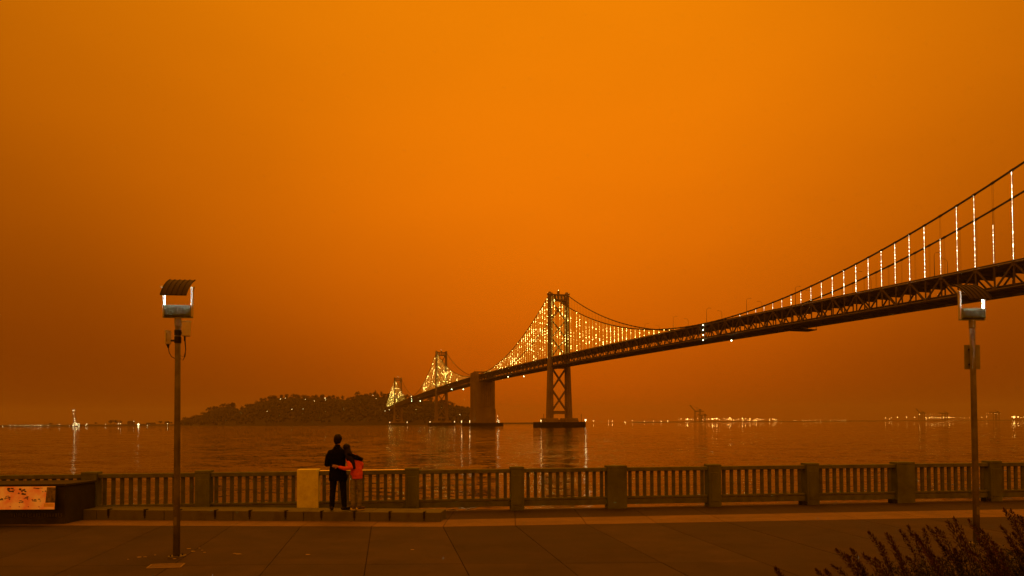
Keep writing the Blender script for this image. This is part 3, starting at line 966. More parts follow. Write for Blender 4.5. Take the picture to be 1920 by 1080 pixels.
Bp = Vector((*plan(633, 16.95), .243))
def make_man():
    t = thing('person', 'man in a long black coat seen from behind with his arm round the woman', 'person', Bp, 0, 'couple standing on the seat kerb')
    body = MB()
    Mx = head(body, Vector((0.005, .03, 1.660)), 1.06, yaw=R(-12), tilt=R(3))
    loft(body, [(0, -.005, 1.44, .066, .066), (.0, .01, 1.60, .058, .060)])
    loft(body, [(0, 0, .92, .15, .105), (0, 0, 1.05, .14, .10), (0, -.01, 1.22, .165, .115), (0, 0, 1.34, .165, .105), (0, 0, 1.41, .10, .07)])
    for s, hx, kx, ax in ((-1, -.085, -.105, -.125), (1, .095, .13, .165)):
        loft(body, [(hx, 0, .93, .088, .092), (lerp(hx, kx, .5), .005, .72, .064, .066), (kx, .01, .50, .048, .05), (lerp(kx, ax, .35), -.005, .36, .045, .048), (ax, 0, .10, .034, .036)])
        fo = Vector((s * .08 if s < 0 else .14, .19, 0)).normalized()
        loft(body, [(ax, -.03, .05, .036, .04), (ax + fo.x * .12, fo.y * .12, .045, .038, .03), (ax + fo.x * .19, fo.y * .19, .03, .03, .02)])
    # left arm bent, hand to the front
    la = [(-.165, 0, 1.36, .050, .055), (-.225, -.01, 1.26, .047, .05), (-.245, -.01, 1.10, .042, .045)]
    loft(body, la)
    lf = [(-.245, -.01, 1.10, .042, .042), (-.20, .13, 1.09, .035, .035), (-.10, .24, 1.12, .028, .028)]
    loft(body, lf)
    hand(body, lf[-1][:3], (.9, .35, .05), (0, -1, .1), 1.0, .5, 1)
    # right arm round her shoulders
    ra = [(.165, 0, 1.36, .050, .055), (.30, -.075, 1.30, .048, .05), (.47, -.07, 1.245, .044, .045)]
    loft(body, ra)
    rf = [(.47, -.07, 1.245, .042, .042), (.545, .02, 1.20, .036, .036), (.50, .13, 1.15, .028, .028)]
    loft(body, rf)
    hand(body, rf[-1][:3], (-.6, .3, -.5), (-.5, -.8, 0), 1.0, .5, 1)
    remeshed(body, 'body', skin_m, t, .008, 3)
    coat = MB()
    loft(coat, [(.012, 0, .70, .222, .155), (.012, 0, .76, .220, .155), (.005, 0, .90, .205, .150), (0, 0, 1.06, .182, .135), (0, -.01, 1.22, .198, .145), (0, 0, 1.34, .212, .135), (0, 0, 1.405, .185, .115), (0, 0, 1.445, .130, .095), (0, -.01, 1.485, .080, .080), (0, -.01, 1.505, .074, .076)], n=24, flat=True)
    loft(coat, [(-.165, 0, 1.365, .070, .075), (-.222, -.01, 1.26, .066, .070), (-.25, -.015, 1.09, .060, .064)])
    loft(coat, [(-.252, -.015, 1.09, .062, .062), (-.205, .12, 1.08, .054, .054), (-.12, .215, 1.11, .046, .046)])
    loft(coat, [(.165, -.01, 1.365, .074, .078), (.30, -.095, 1.305, .066, .066), (.475, -.09, 1.245, .062, .062)])
    loft(coat, [(.475, -.08, 1.245, .064, .064), (.555, .015, 1.195, .056, .056), (.52, .10, 1.16, .046, .046)])
    loft(coat, [(-.072, -.03, 1.492, .020, .028), (0, -.076, 1.50, .020, .028), (.072, -.03, 1.492, .020, .028)])
    loft(coat, [(-.10, -.152, 1.02, .01, .006), (.10, -.152, 1.02, .01, .006)])
    remeshed(coat, 'coat', coat_m, t, .013, 4, .012)
    tr = MB()
    for hx, kx, ax in ((-.09, -.115, -.13), (.10, .135, .165)):
        loft(tr, [(hx, 0, .93, .10, .105), (lerp(hx, kx, .5), .01, .72, .09, .095), (kx, .02, .48, .072, .076), (lerp(kx, ax, .5), -.005, .30, .068, .072), (ax, -.005, .10, .06, .065)])
    loft(tr, [(0, 0, .86, .15, .11), (0, 0, .98, .15, .11)])
    remeshed(tr, 'trousers', trouser_m, t, .012, 4, .012)
    for (ax, fx) in ((-.13, -.35), (.165, .62)):
        sh = MB()
        f = Vector((fx, 1, 0)).normalized()
        b = Vector((ax, -.02, 0))
        loft(sh, [(*(b - f * .055 + Vector((0, 0, .05))), .040, .045), (*(b + f * .05 + Vector((0, 0, .046))), .046, .042), (*(b + f * .15 + Vector((0, 0, .038))), .048, .034), (*(b + f * .20 + Vector((0, 0, .028))), .036, .024)])
        loft(sh, [(*(b + Vector((0, 0, .06))), .045, .05), (*(b + Vector((0, 0, .12))), .042, .048)])
        remeshed(sh, 'shoe', shoe_m, t, .008, 2)
    hr = MB()
    def L(pts): return [(*(Mx @ Vector(p[:3])), p[3], p[4]) for p in pts]
    def B(p, r_, sq): hr.ball(Mx @ Vector(p), r_, sub=3, sq=sq)
    B((0, -.012, .035), .099, (.98, 1.12, 1.0))
    B((0, -.035, -.01), .089, (.98, .90, 1.05))
    B((0, -.045, -.060), .066, (1.0, .75, .9))
    B((0, .055, .075), .045, (1.5, 1.0, .8))
    for k in range(40):
        a = k * 2.4; e = .2 + 1.2 * ((k * 7) % 10) / 10
        B((.080 * math.cos(a) * math.cos(e), -.015 + .093 * math.sin(a) * math.cos(e), .048 + .086 * math.sin(e)), .015, (1, 1, 1))
    remeshed(hr, 'hair', hair_m, t, .007, 1, .006)
def make_woman():
    t = thing('person', 'woman in a red orange hoodie with long dark hair leaning on the man', 'person', Bp + Vector((.43, 0, 0)), 0, 'couple standing on the seat kerb')
    ox = .43
    def sh(p): return (p[0] - ox, *p[1:])
    def lf(mb, pts, n=SEG, flat=False): loft(mb, [sh(p) for p in pts], n=n, flat=flat)
    body = MB()
    hc = Vector((.225 - ox, .0, 1.462))
    Mx = head(body, hc, .95, yaw=R(8), tilt=R(-16))
    lf(body, [(.31, 0, 1.25, .05, .05), (.262, .0, 1.38, .044, .046)])
    lf(body, [(.44, 0, .86, .145, .105), (.43, 0, .96, .12, .09), (.40, 0, 1.10, .125, .095), (.36, 0, 1.22, .13, .09), (.335, 0, 1.27, .09, .07)])
    for hx, kx, ax, oy in ((.385, .357, .372, 0), (.505, .515, .502, .05)):
        lf(body, [(hx, 0, .84, .075, .08), (lerp(hx, kx, .5), .01, .65, .052, .056), (kx, .02 + oy, .45, .04, .042), (lerp(kx, ax, .4), oy, .32, .038, .04), (ax, oy, .09, .028, .03)])
    arm1 = [(.245, -.06, 1.215, .042, .042), (.30, -.13, 1.12, .04, .04), (.355, -.20, 1.01, .036, .036)]
    lf(body, arm1)
    arm2 = [(.355, -.20, 1.01, .036, .036), (.20, -.225, 1.005, .031, .031), (.055, -.205, 1.045, .024, .024)]
    lf(body, arm2)
    mbh = MB()
    hand(body, (.055 - ox, -.205, 1.045), (-1, .03, .14), (0, 1, .1), .92, .35, -1)
    arm3 = [(.49, .0, 1.20, .042, .042), (.545, .05, 1.06, .038, .038), (.50, .20, 1.0, .034, .034), (.40, .26, 1.02, .024, .024)]
    lf(body, arm3)
    hand(body, (.40 - ox, .26, 1.02), (-.9, .1, .1), (0, -1, 0), .92, .4, 1)
    remeshed(body, 'body', skin_m, t, .0075, 2)
    h = MB()
    lf(h, [(.455, 0, .775, .128, .110), (.455, 0, .80, .136, .118), (.452, -.005, .86, .148, .125), (.445, -.01, .96, .138, .12), (.415, -.01, 1.08, .132, .115), (.375, 0, 1.19, .132, .105), (.345, 0, 1.26, .11, .085), (.31, 0, 1.30, .062, .06)], 24, True)
    lf(h, [(.26, -.05, 1.22, .058, .058), (.305, -.13, 1.12, .056, .058), (.36, -.205, 1.01, .054, .054)])
    lf(h, [(.36, -.205, 1.01, .053, .053), (.22, -.23, 1.0, .046, .046), (.10, -.215, 1.03, .035, .035)])
    lf(h, [(.485, .0, 1.20, .06, .06), (.555, .04, 1.07, .056, .056), (.53, .18, 1.0, .05, .05), (.44, .25, 1.02, .035, .035)])
    lf(h, [(.26, -.07, 1.27, .04, .035), (.33, -.10, 1.25, .055, .045), (.42, -.07, 1.24, .045, .035)])
    ho = remeshed(h, 'hoodie', hoodie_m, t, .012, 3, .016)
    rb = MB()
    n = 28
    for z0, z1, rx, ry in ((.745, .80, .131, .113),):
        vs = [((.455 - ox) + math.cos(2 * PI * k / n) * rx * q, math.sin(2 * PI * k / n) * ry * q, z) for z, q in ((z0, .99), (z0 + .008, 1.02), (z1 - .008, 1.04), (z1, 1.0)) for k in range(n)]
        rb.add(vs, [(i * n + k, i * n + (k + 1) % n, (i + 1) * n + (k + 1) % n, (i + 1) * n + k) for i in range(3) for k in range(n)])
    rb.build('waist_band', hoodie_d, t, smooth=True)
    tr = MB()
    for hx, kx, ax, oy in ((.385, .357, .372, 0), (.505, .515, .502, .05)):
        lf(tr, [(hx, 0, .84, .085, .095), (lerp(hx, kx, .5), .01, .64, .074, .082), (kx, .02 + oy, .45, .062, .070), (lerp(kx, ax, .5), oy, .28, .060, .066), (ax, oy, .115, .056, .060)])
    lf(tr, [(.44, 0, .78, .14, .105), (.44, 0, .88, .13, .1)])
    for hz, hx in ((.62, .37), (.52, .365), (.40, .365), (.25, .37), (.58, .50), (.36, .5), (.17, .38), (.18, .49)):
        lf(tr, [(hx - .045, -.04, hz, .009, .012), (hx, -.062, hz + .025, .009, .012), (hx + .04, -.04, hz - .01, .009, .012)], 8)
    remeshed(tr, 'trousers', olive_m, t, .010, 2, .018)
    for (ax, fx, ay, az_) in ((.378, .5, -.02, 0), (.505, .75, .04, 0)):
        f = Vector((fx, 1, 0)).normalized()
        b = Vector((ax - ox, ay, 0))
        sh_ = MB()
        loft(sh_, [(*(b - f * .05 + Vector((0, 0, .055))), .036, .04), (*(b + f * .05 + Vector((0, 0, .052))), .040, .036), (*(b + f * .14 + Vector((0, 0, .042))), .040, .03), (*(b + f * .17 + Vector((0, 0, .034))), .03, .022)])
        so = remeshed(sh_, 'shoe', sneaker_d, t, .008, 2)
        sl = MB()
        loft(sl, [(*(b - f * .055 + Vector((0, 0, .02))), .040, .018), (*(b + f * .05 + Vector((0, 0, .02))), .044, .018), (*(b + f * .17 + Vector((0, 0, .02))), .036, .018)])
        loft(sl, [(*(b - f * .07 + Vector((0, 0, .035))), .03, .03), (*(b - f * .06 + Vector((0, 0, .06))), .028, .02)])
        remeshed(sl, 'sole', sneaker_m, so, .008, 1)
    hr = MB()
    def L(pts): return [(*(Mx @ Vector(p[:3])), p[3], p[4]) for p in pts]
    for p_, r_, sq in (((0, -.014, .03), .088, (.98, 1.12, 1.02)), ((0, -.035, -.02), .080, (1.0, .92, 1.1)), ((0, -.045, -.08), .072, (1.02, .8, 1.1)), ((0, .045, .07), .045, (1.5, 1, .8))):
        hr.ball(Mx @ Vector(p_), r_, sub=3, sq=sq)
    # long fall of hair down her back, swept to her right
    lf(hr, [(.235, -.05, 1.43, .086, .058), (.27, -.085, 1.34, .094, .054), (.32, -.12, 1.25, .086, .046), (.365, -.13, 1.16, .070, .036), (.405, -.14, 1.08, .050, .026), (.435, -.145, 1.0, .026, .014)])
    rr = random.Random(5)
    for k in range(22):
        u = rr.uniform(-1, 1)
        lf(hr, [(.26 + u * .07, -.09, 1.38, .010, .008), (.31 + u * .068, -.145, 1.22, .012, .009), (.37 + u * .05, -.155, 1.10, .009, .007), (.405 + u * .05 + rr.uniform(-.01, .02), -.155, 1.0 + rr.uniform(-.04, .04), .005, .005)], 6)
    remeshed(hr, 'hair', hair_m, t, .008, 1, .008)
make_man()
make_woman()
# ------------------------------------------------------------------ the bridge
TH = 0.2851
BX, BY = 43.0569, 794.8815
EZ = EYE.z - WATER_Z            # eye above the water
BW = 20.1
PH0, PH = 541.0431, 8.2144
H3, H2, SAG = 143.67, 162.43, 85.70
H5, H6, HW2 = 146.63, 135.45, 150.0
DT = 10.4
def deck(s):                    # height of the top chord above the eye
    def main(q):
        t = q / 704
        return 72.2 - 10.25 * t - 4.81 * t * t
    if s >= 0: h = main(s)
    elif s > -706: h = 72.2 + 2.57 * (1 - ((s + 353) / 353) ** 2)
    else: h = main(-706 - s)
    return h + EZ
def cable(s):
    def par(a, ha, b, hb, sag):
        t = (s - a) / (b - a)
        return ha + (hb - ha) * t - 4 * sag * t * (1 - t)
    if s >= 0: return par(0, H3, 704, H2, SAG) + EZ
    if s > -353: return max(par(0, H3, -345, 76.0, 18.5) + EZ, deck(s) + .8)
    if s > -706: return max(par(-706, H5, -361, 76.0, 18.5) + EZ, deck(s) + .8)
    if s > -1410: return par(-706, H5, -1410, H6, 74.0) + EZ
    return max(par(-1410, H6, -1763, 47.5, 17) + EZ, deck(s) + .8)
def L3(s, u, z): return Vector((u, -s, z))
bridge = thing('suspension_bridge', 'long double deck suspension bridge with lit hangers crossing the bay towards the island', 'bridge', (BX, BY, WATER_Z), TH)

def panel_s():
    k0 = math.ceil((PH0 + 1760) / PH)
    return [(PH0 - k * PH, k) for k in range(-19, k0)]
PAN = panel_s()                 # (s, k) near to far; even k: diagonals meet at the top

# --- main cables
for u in (0, BW):
    pts = []
    s = 700.0
    while s > -1763:
        pts.append(L3(s, u, cable(s)))
        s -= 8.0
    MB().tube(pts, .45, 8).build('main_cable', cable_m, bridge, smooth=True)
# cable bands
def near_tower(s): return min(abs(s), abs(s + 706), abs(s + 1410), abs(s + 353)) < 5

# --- hangers with light strings
BEADS = {}
def glow(s, z, zc, zd, rr):
    """how bright the light sculpture is at this place: 0 off, else 1..3"""
    f = (z - zd) / max(1, zc - zd)
    if s > 0:
        if s > 150:
            return rr.choice((1, 1, 2, 2, 3))
        b = mnoise.noise(Vector((s * .035, z * .10, 1.3)))
        q_ = rr.random()
        return 3 if q_ < .07 + .5 * max(0, b) else (2 if q_ < .32 + .6 * b else 1)
    if s > -353:
        b = mnoise.noise(Vector((s * .04, z * .12, 7.3)))
        q_ = rr.random()
        return 3 if q_ < .08 + .5 * max(0, b) else (2 if q_ < .36 + .6 * b else 1)
    if s > -706:
        x = (s + 706)
        b = abs(mnoise.noise(Vector((s * .020, z * .055, 3.7)))); q_ = rr.random()
        if x < 215: return 3 if b < .05 else (2 if q_ < .16 else (1 if q_ < .9 else 0))
        return 2 if q_ < .25 else 1
    if s > -1410:
        x = -706 - s
        if x < 190:
            b = abs(mnoise.noise(Vector((s * .020, z * .055, 9.2)))); q_ = rr.random()
            return 3 if b < .05 else (2 if q_ < .18 else (1 if q_ < .9 else 0))
        if x > 470:
            b = abs(mnoise.noise(Vector((s * .014, z * .05, 5.2)))); q_ = rr.random()
            return 3 if b < .05 else (1 if q_ < .75 else 0)
        return 0
    b = mnoise.noise(Vector((s * .03, z * .08, 6))); q_ = rr.random()
    return 3 if q_ < .25 + b else 2 if q_ < .6 else 1
def hanger_mesh(s, u, lit, k):
    zc, zd = cable(s), deck(s)
    h = MB()
    r = .05
    for o in ((-.28, 0), (.28, 0)):
        h.beam(L3(s + o[0], u, zd - .3), L3(s + o[0], u, zc - .2), r, r)
    h.tube([L3(s - .55, u, cable(s - .55)), L3(s + .55, u, cable(s + .55))], .58, 8)
    g = None
    if lit and zc - zd > 1.6:
        g = MB()
        rr = random.Random(k * 31)
        ztop = zc - .6
        if k in (4, 1): ztop = zd + (zc - zd) * (.62 if k == 4 else .48)
        if s > 0 and s < 90 and k in (57, 63): ztop = zd + (zc - zd) * .5
        z = zd + .8
        near = s > 150
        step = .55 if near else (1.15 if s > -353 else 1.9)
        w = (.055 if s > 290 else .085) if near else (.115 if s > -353 else .14)
        while z < ztop:
            b = glow(s, z, zc, zd, rr)
            if s < -353 and b > 1 and rr.random() < .55: b -= 1
            if b:
                hh = step * (.98 if near else (.9 if b == 1 else .8))
                ww = w * (1.0 if b < 3 else 1.25) * (.7 if b == 1 else 1)
                if near: ww = w * rr.uniform(.7, 1.5)
                g.beam(L3(s, u - .22, z), L3(s, u - .22, z + hh), ww, ww, b - 1)
            z += step
    return h, g
far_stuff = MB()
nobj = 0
for s, k in PAN:
    if near_tower(s): continue
    h, g = hanger_mesh(s, 0, True, k)
    if s > -1410:
        o = h.build('hanger', cable_m, bridge)
        nobj += 1
    else:
        far_stuff.v, far_stuff.f, far_stuff.mi = far_stuff.v, far_stuff.f, far_stuff.mi
        far_stuff.add(h.v, h.f)
        o = None
    if g and g.f:
        if o: g.build('light_string', LEDN if s > 290 else LED, o)
        else: g.build('light_string', LED, bridge)
for s, k in PAN:
    if near_tower(s): continue
    h, _ = hanger_mesh(s, BW, False, k)
    if s > 300: h.build('hanger', cable_m, bridge)
    else: far_stuff.add(h.v, h.f)
tag(far_stuff.build('hanger_ropes', cable_m, bridge), kind='stuff')

# --- stiffening trusses and decks
for u, nm in ((0, 'near'), (BW, 'far')):
    ptsT = [L3(s, u, deck(s) - .45) for s, k in PAN]
    ptsB = [L3(s, u, deck(s) - DT + .45) for s, k in PAN]
    tr, tb = MB(), MB()
    for P, q_ in ((ptsT, tr), (ptsB, tb)):
        q_.tube(P, .52, 4)
    trus = tr.build('side_truss', steel_m, bridge)
    tb.build('bottom_chord', steel_m, trus)
    web = MB()
    for i in range(len(PAN) - 1):
        (s, k), (s2, k2) = PAN[i], PAN[i + 1]
        top, bot = deck(s) - .5, deck(s) - DT + .5
        top2, bot2 = deck(s2) - .5, deck(s2) - DT + .5
        v = (L3(s, u, bot), L3(s, u, top))
        dg = (L3(s, u, top), L3(s2, u, bot2)) if k % 2 == 0 else (L3(s, u, bot), L3(s2, u, top2))
        lim = 0 if u == 0 else 330
        gus = L3(s, u, top if k % 2 == 0 else bot)
        if s > lim:
            MB().beam(v[0], v[1], .42, .5).build('vertical', steel_m, trus)
            m = MB().beam(dg[0], dg[1], .52, .62)
            m.build('diagonal', steel_m, trus)
        else:
            web.beam(v[0], v[1], .32, .4); web.beam(dg[0], dg[1], .5, .6)
        web.box(gus + Vector((0, 0, -.5 if k % 2 == 0 else .5)), (.85, 1.7, 1.6))
    tag(web.build('web_members', steel_m, trus), kind='stuff')

def deck_strip(name, dz_top, th, m, u0, u1):
    mb = MB()
    vs, fs = [], []
    for s, k in PAN:
        z = deck(s) + dz_top
        for u, zz in ((u0, z), (u1, z), (u1, z - th), (u0, z - th)): vs.append(L3(s, u, zz))
    for i in range(len(PAN) - 1):
        a, b = i * 4, i * 4 + 4
        for j in range(4):
            j2 = (j + 1) % 4
            fs.append((a + j, b + j, b + j2, a + j2))
    mb.add(vs, fs)
    return mb.build(name, m, bridge)
UD = deck_strip('upper_deck', -.1, .55, deckc_m, .6, BW - .6)
LD = deck_strip('lower_deck', -DT + 1.9, .5, deckc_m, .6, BW - .6)
for u0, u1 in ((.7, 1.0), (BW - 1.0, BW - .7)):
    deck_strip('parapet', .75, .85, deckc_m, u0, u1)
for dz, par in ((-.66, UD), (-DT + 1.38, LD)):
    mb = MB()
    for j in range(7):
        u = 2 + j * (BW - 4) / 6
        for i in range(0, len(PAN) - 1):
            mb.beam(L3(PAN[i][0], u, deck(PAN[i][0]) + dz - .4), L3(PAN[i + 1][0], u, deck(PAN[i + 1][0]) + dz - .4), .35, .8)
    tag(mb.build('stringers', steel_m, par), kind='stuff')
    rest = MB()
    for s, k in PAN:
        z = deck(s) + dz - (.95 if par is UD else .62)
        b = MB().beam(L3(s, .5, z), L3(s, BW - .5, z), .5, 1.9 if par is UD else 1.3)
        if s > 150: b.build('floor_beam', steel_m, par)
        else: rest.add(b.v, b.f)
    tag(rest.build('floor_beams', steel_m, par), kind='stuff')
# bottom wind bracing
mb = MB()
for i in range(len(PAN) - 1):
    (s, k), (s2, k2) = PAN[i], PAN[i + 1]
    a, b = (0, BW) if k % 2 else (BW, 0)
    mb.beam(L3(s, a, deck(s) - DT + .35), L3(s2, b, deck(s2) - DT + .35), .4, .4)
    mb.beam(L3(s, b, deck(s) - DT + .33), L3(s2, a, deck(s2) - DT + .33), .4, .4)
tag(mb.build('wind_bracing', steel_m, bridge), kind='stuff')

# --- travelling maintenance platform hung below the deck
s = 298.0
while True:
    p = Matrix.Translation((BX, BY, WATER_Z)) @ Matrix.Rotation(TH, 4, 'Z') @ L3(s, BW * .5, deck(s) - DT)
    r_ = ray(1488, 622); 
    if p.x / p.y < r_.x / r_.y: s += 2
    else: break
mb = MB()
zz = deck(s) - DT - 1.6
mb.box(L3(s, BW / 2, zz), (BW + 3, 8, .5))
mb.box(L3(s, BW / 2, zz + 1.0), (BW + 3, .15, .15))
for uu in (-1, 5, 10, 15, BW + 1):
    for ss in (-3.9, 3.9):
        mb.beam(L3(s + ss, uu, zz), L3(s + ss, uu, zz + 1.7), .25, .25)
mb.box(L3(s + 1, 1.5, zz - .6), (3.5, 4, 1.0))
mb.build('maintenance_traveller', fender_m, bridge)

# --- towers
def make_tower(s, H, name_label):
    Ht = H + EZ
    zd, zb = deck(s), deck(s) - DT
    t = MB()
    tower = None
    legs = []
    for u, sg in ((0, -1), (BW, 1)):
        lg = MB()
        def sec(z):
            f = z / Ht
            wu = lerp(6.4, 3.9, min(1, f * 1.9) if f < .53 else 1) - (f - .53) * .8 * (f > .53)
            ws = lerp(9.0, 5.6, f)
            inner = u - sg * 1.9
            outer = inner + sg * wu
            return inner, outer, ws
        zs = [9, 30, zb, zd + 6, Ht * .75, Ht - 1]
        for a, b in zip(zs, zs[1:]):
            i0, o0, w0 = sec(a); i1, o1, w1 = sec(b)
            x0, x1 = sorted((i0, o0)); y0, y1 = sorted((i1, o1))
            lg.hexa([(x0, -s - w0 / 2, a), (x1, -s - w0 / 2, a), (x1, -s + w0 / 2, a), (x0, -s + w0 / 2, a)],
                    [(y0, -s - w1 / 2, b), (y1, -s - w1 / 2, b), (y1, -s + w1 / 2, b), (y0, -s + w1 / 2, b)])
            # cruciform ribs
            c0, c1 = (i0 + o0) / 2, (i1 + o1) / 2
            lg.hexa([(c0 - .9, -s - w0 / 2 - .7, a), (c0 + .9, -s - w0 / 2 - .7, a), (c0 + .9, -s + w0 / 2 + .7, a), (c0 - .9, -s + w0 / 2 + .7, a)],
                    [(c1 - .9, -s - w1 / 2 - .6, b), (c1 + .9, -s - w1 / 2 - .6, b), (c1 + .9, -s + w1 / 2 + .6, b), (c1 - .9, -s + w1 / 2 + .6, b)])
        lg.box((u, -s, Ht - .2), (4.6, 6.6, 1.8))
        lg.tube([(u - 1.2, -s, Ht + 1.0), (u + 1.2, -s, Ht + 1.0)], 1.5, 14)
        legs.append(lg)
    # top strut with four openings: part of the tower body
    zt1, zt0 = Ht - .3, Ht - 7.8
    t.box((BW / 2, -s, zt1 - .6), (BW - 3.6, 4.0, 1.3))
    t.box((BW / 2, -s, zt0 + .7), (BW - 3.6, 4.0, 1.9))
    for j in range(5):
        t.box((2.4 + j * (BW - 4.8) / 4, -s, (zt0 + zt1) / 2), (1.7 if 0 < j < 4 else 1.9, 3.6, zt1 - zt0 - 2.2))
    for sg, uu in ((1, 3.0), (-1, BW - 3.0)):
        t.beam((uu - sg * .8, -s, zt0 - 3.4), (uu + sg * 2.8, -s, zt0 + .2), 3.0, 1.0)
    tower = t.build('tower', tower_m, bridge)
    tower['label'] = name_label
    for lg in legs: lg.build('leg', tower_m, tower)
    top, z1, z2 = zt0 - .2, None, None
    lv = [top, top - (top - zd - 1) * .34, top - (top - zd - 1) * .66, zd + 1]
    def X(za, zb_, w, knot=True):
        for a, b in (((1.5, -s, za), (BW - 1.5, -s, zb_)), ((BW - 1.5, -s, za), (1.5, -s, zb_))):
            MB().beam(a, b, 2.2, w, up=Vector((0, 1, 0)).cross(Vector((0, 0, 1)))).build('brace', tower_m, tower)
        if knot:
            MB().box((BW / 2, -s, (za + zb_) / 2), (2.6, 2.5, 2.6)).build('gusset', tower_m, tower)
    for a, b in zip(lv, lv[1:]): X(a, b, .95, True)
    lo = [zb - 1.2, lerp(zb, 16, .49), 18.5]
    for a, b in zip(lo, lo[1:]): X(a, b, 1.7)
    MB().box((BW / 2, -s, 16.6), (BW - 3, 3.4, 3.6)).build('cross_strut', tower_m, tower)
    MB().box((BW / 2, -s, zb - 1.0), (BW - 3, 3.6, 2.0)).build('cross_strut', tower_m, tower)
    # aviation light
    a = MB().box((BW / 2, -s, Ht + 1.6), (2.2, 2.2, 3.6))
    a.build('beacon_house', tower_m, tower)
    MB().ball((BW / 2, -s, Ht + 4.2), .35, sub=1).build('beacon_lamp', shore_light_m, tower)
    # pier
    p = MB()
    for u, sg in ((0, -1), (BW, 1)):
        cx = u + sg * 1.5
        p.hexa([(cx - 8, -s - 10, 6.1), (cx + 8, -s - 10, 6.1), (cx + 8, -s + 10, 6.1), (cx - 8, -s + 10, 6.1)],
               [(cx - 7, -s - 9, 10.2), (cx + 7, -s - 9, 10.2), (cx + 7, -s + 9, 10.2), (cx - 7, -s + 9, 10.2)])
    p.box((BW / 2, -s, 7.2), (BW, 12, 2.2))
    pier = p.build('pier', conc_m, bridge)
    f = MB()
    f.box((BW / 2, -s, 2.5), (53, 26, 7.0))
    fo = f.build('fender', fender_m, pier)
    rl = MB()
    for j in range(14):
        rl.box((BW / 2 - 25.5 + j * 51 / 13, -s - 12.6, 6.6), (.18, .18, 1.1))
    rl.box((BW / 2, -s - 12.6, 7.1), (51, .12, .12))
    rl.build('railing', fender_m, pier)
    for e in (-1, 1):
        MB().beam((BW / 2 + e * 22, -s - 11, 6), (BW / 2 + e * 22, -s - 11, 15), .35, .35).build('mast', fender_m, pier)
    return tower, pier
T3, P3 = make_tower(0, H3, 'nearest tower')
T5, P5 = make_tower(-706, H5, 'second tower behind the concrete anchorage')
T6, P6 = make_tower(-1410, H6, 'farthest tower in front of the island')

# --- central anchorage
def make_anchorage(s=-353):
    t = MB()
    zb = deck(s) - DT - .4
    zt = deck(s) + 5
    us0, us1 = -5.5, BW + 4.5
    ls = 21.0
    t.hexa([(us0 - .8, -s - ls - 1, 0), (us1 + .8, -s - ls - 1, 0), (us1 + .8, -s + ls + 1, 0), (us0 - .8, -s + ls + 1, 0)],
           [(us0 - .8, -s - ls - 1, 27), (us1 + .8, -s - ls - 1, 27), (us1 + .8, -s + ls + 1, 27), (us0 - .8, -s + ls + 1, 27)])
    t.box(((us0 + us1) / 2, -s, (27 + zb) / 2), (us1 - us0, 2 * ls, zb - 27))
    an = t.build('anchorage', conc_m, bridge)
    an['label'] = 'massive concrete centre anchorage'
    # vertical fins on the end faces
    for e in (-1, 1):
        for j in range(6):
            u = 1.5 + j * (BW - 3) / 5
            MB().box((u, -s + e * (ls + .5), (30 + zb - 4) / 2), (1.7, 1.2, zb - 34)).build('buttress', conc_m, an)
    for u0, u1 in ((us0, -.9), (BW + .9, us1)):
        w = MB()
        w.hexa([(u0, -s - ls, zb), (u1, -s - ls, zb), (u1, -s + ls, zb), (u0, -s + ls, zb)],
               [(u0, -s - ls + 2.5, zt), (u1, -s - ls + 2.5, zt), (u1, -s + ls - 2.5, zt), (u0, -s + ls - 2.5, zt)])
        w.build('side_wall', conc_m, an)
    MB().box((BW / 2, -s, zt + .8), (BW + 8, 8, 1.6)).build('portal_beam', conc_m, an)
    for e in (-14, 14):
        MB().box((us0 + .0 - .3, -s + e, zb / 2 + 14), (.6, 3, zb - 30)).build('buttress', conc_m, an)
    f = MB().box((BW / 2 - .5, -s, 2.0), (54, 54, 6.5))
    f.build('fender', fender_m, an)
    return an
AN = make_anchorage()

# --- navigation and work lamps fixed to the bridge
def on_bridge(px, u):
    r_ = ray(px, 700)
    k = r_.x / r_.y
    # BX + s sin + u cos = k (BY - s cos + u sin)
    return (k * (BY + u * math.sin(TH)) - BX - u * math.cos(TH)) / (math.sin(TH) + k * math.cos(TH))
def bz(s, u, py):               # local height seen at image row py
    Y = BY - s * math.cos(TH) + u * math.sin(TH); X = BX + s * math.sin(TH) + u * math.cos(TH)
    hor = 792 - ROLL * (960 + FPX * X / Y - 960)
    return (hor - py) / FPX * Y + EZ
def blamp(px, py, u, r, m=None):
    s = on_bridge(px, u)
    MB().ball(L3(s, u, bz(s, u, py)), r, sub=2).build('navigation_lamp', m or nav_m, bridge)
for py in (609.3, 618.5, 627.7, 637.5): blamp(1319.3, py, -.9, .22, navb_m)
blamp(1372.3, 638.2, -.6, .38)
blamp(982, 705.5, -.6, .42); blamp(952.8, 706.3, -.8, .42)
blamp(846.7, 730, -.8, .6); blamp(868.8, 730, -.8, .55); blamp(787.8, 751.7, -.8, .6)
for py in (743.5, 747, 750, 753): blamp(771.6, py, -.9, .38)
for (px, py, u, r) in ((730, 794.6, -16, 1.0), (764, 794.6, 36, 1.0), (802, 793.6, -16, .75), (850, 793.6, 35, .8), (1003.5, 789.5, -15.5, .55), (1095.5, 791, 36.8, 1.25), (874, 792.7, -27, .7), (889, 792.7, -14, .7)):
    s0 = {730: -1410, 764: -1410, 802: -706, 850: -706, 1003.5: 0, 1095.5: 0, 874: -353, 889: -353}[px]
    blob = MB().ball((u, -s0 - 12, 7.9 if px > 1000 else 8.4), r * .7, sub=2)
    blob.tube([(u, -s0 - 12, 5.5), (u, -s0 - 12, 7.8)], .15, 6)
    blob.build('pier_lamp', pierlamp_m if px < 1090 else pierflood_m, bridge)

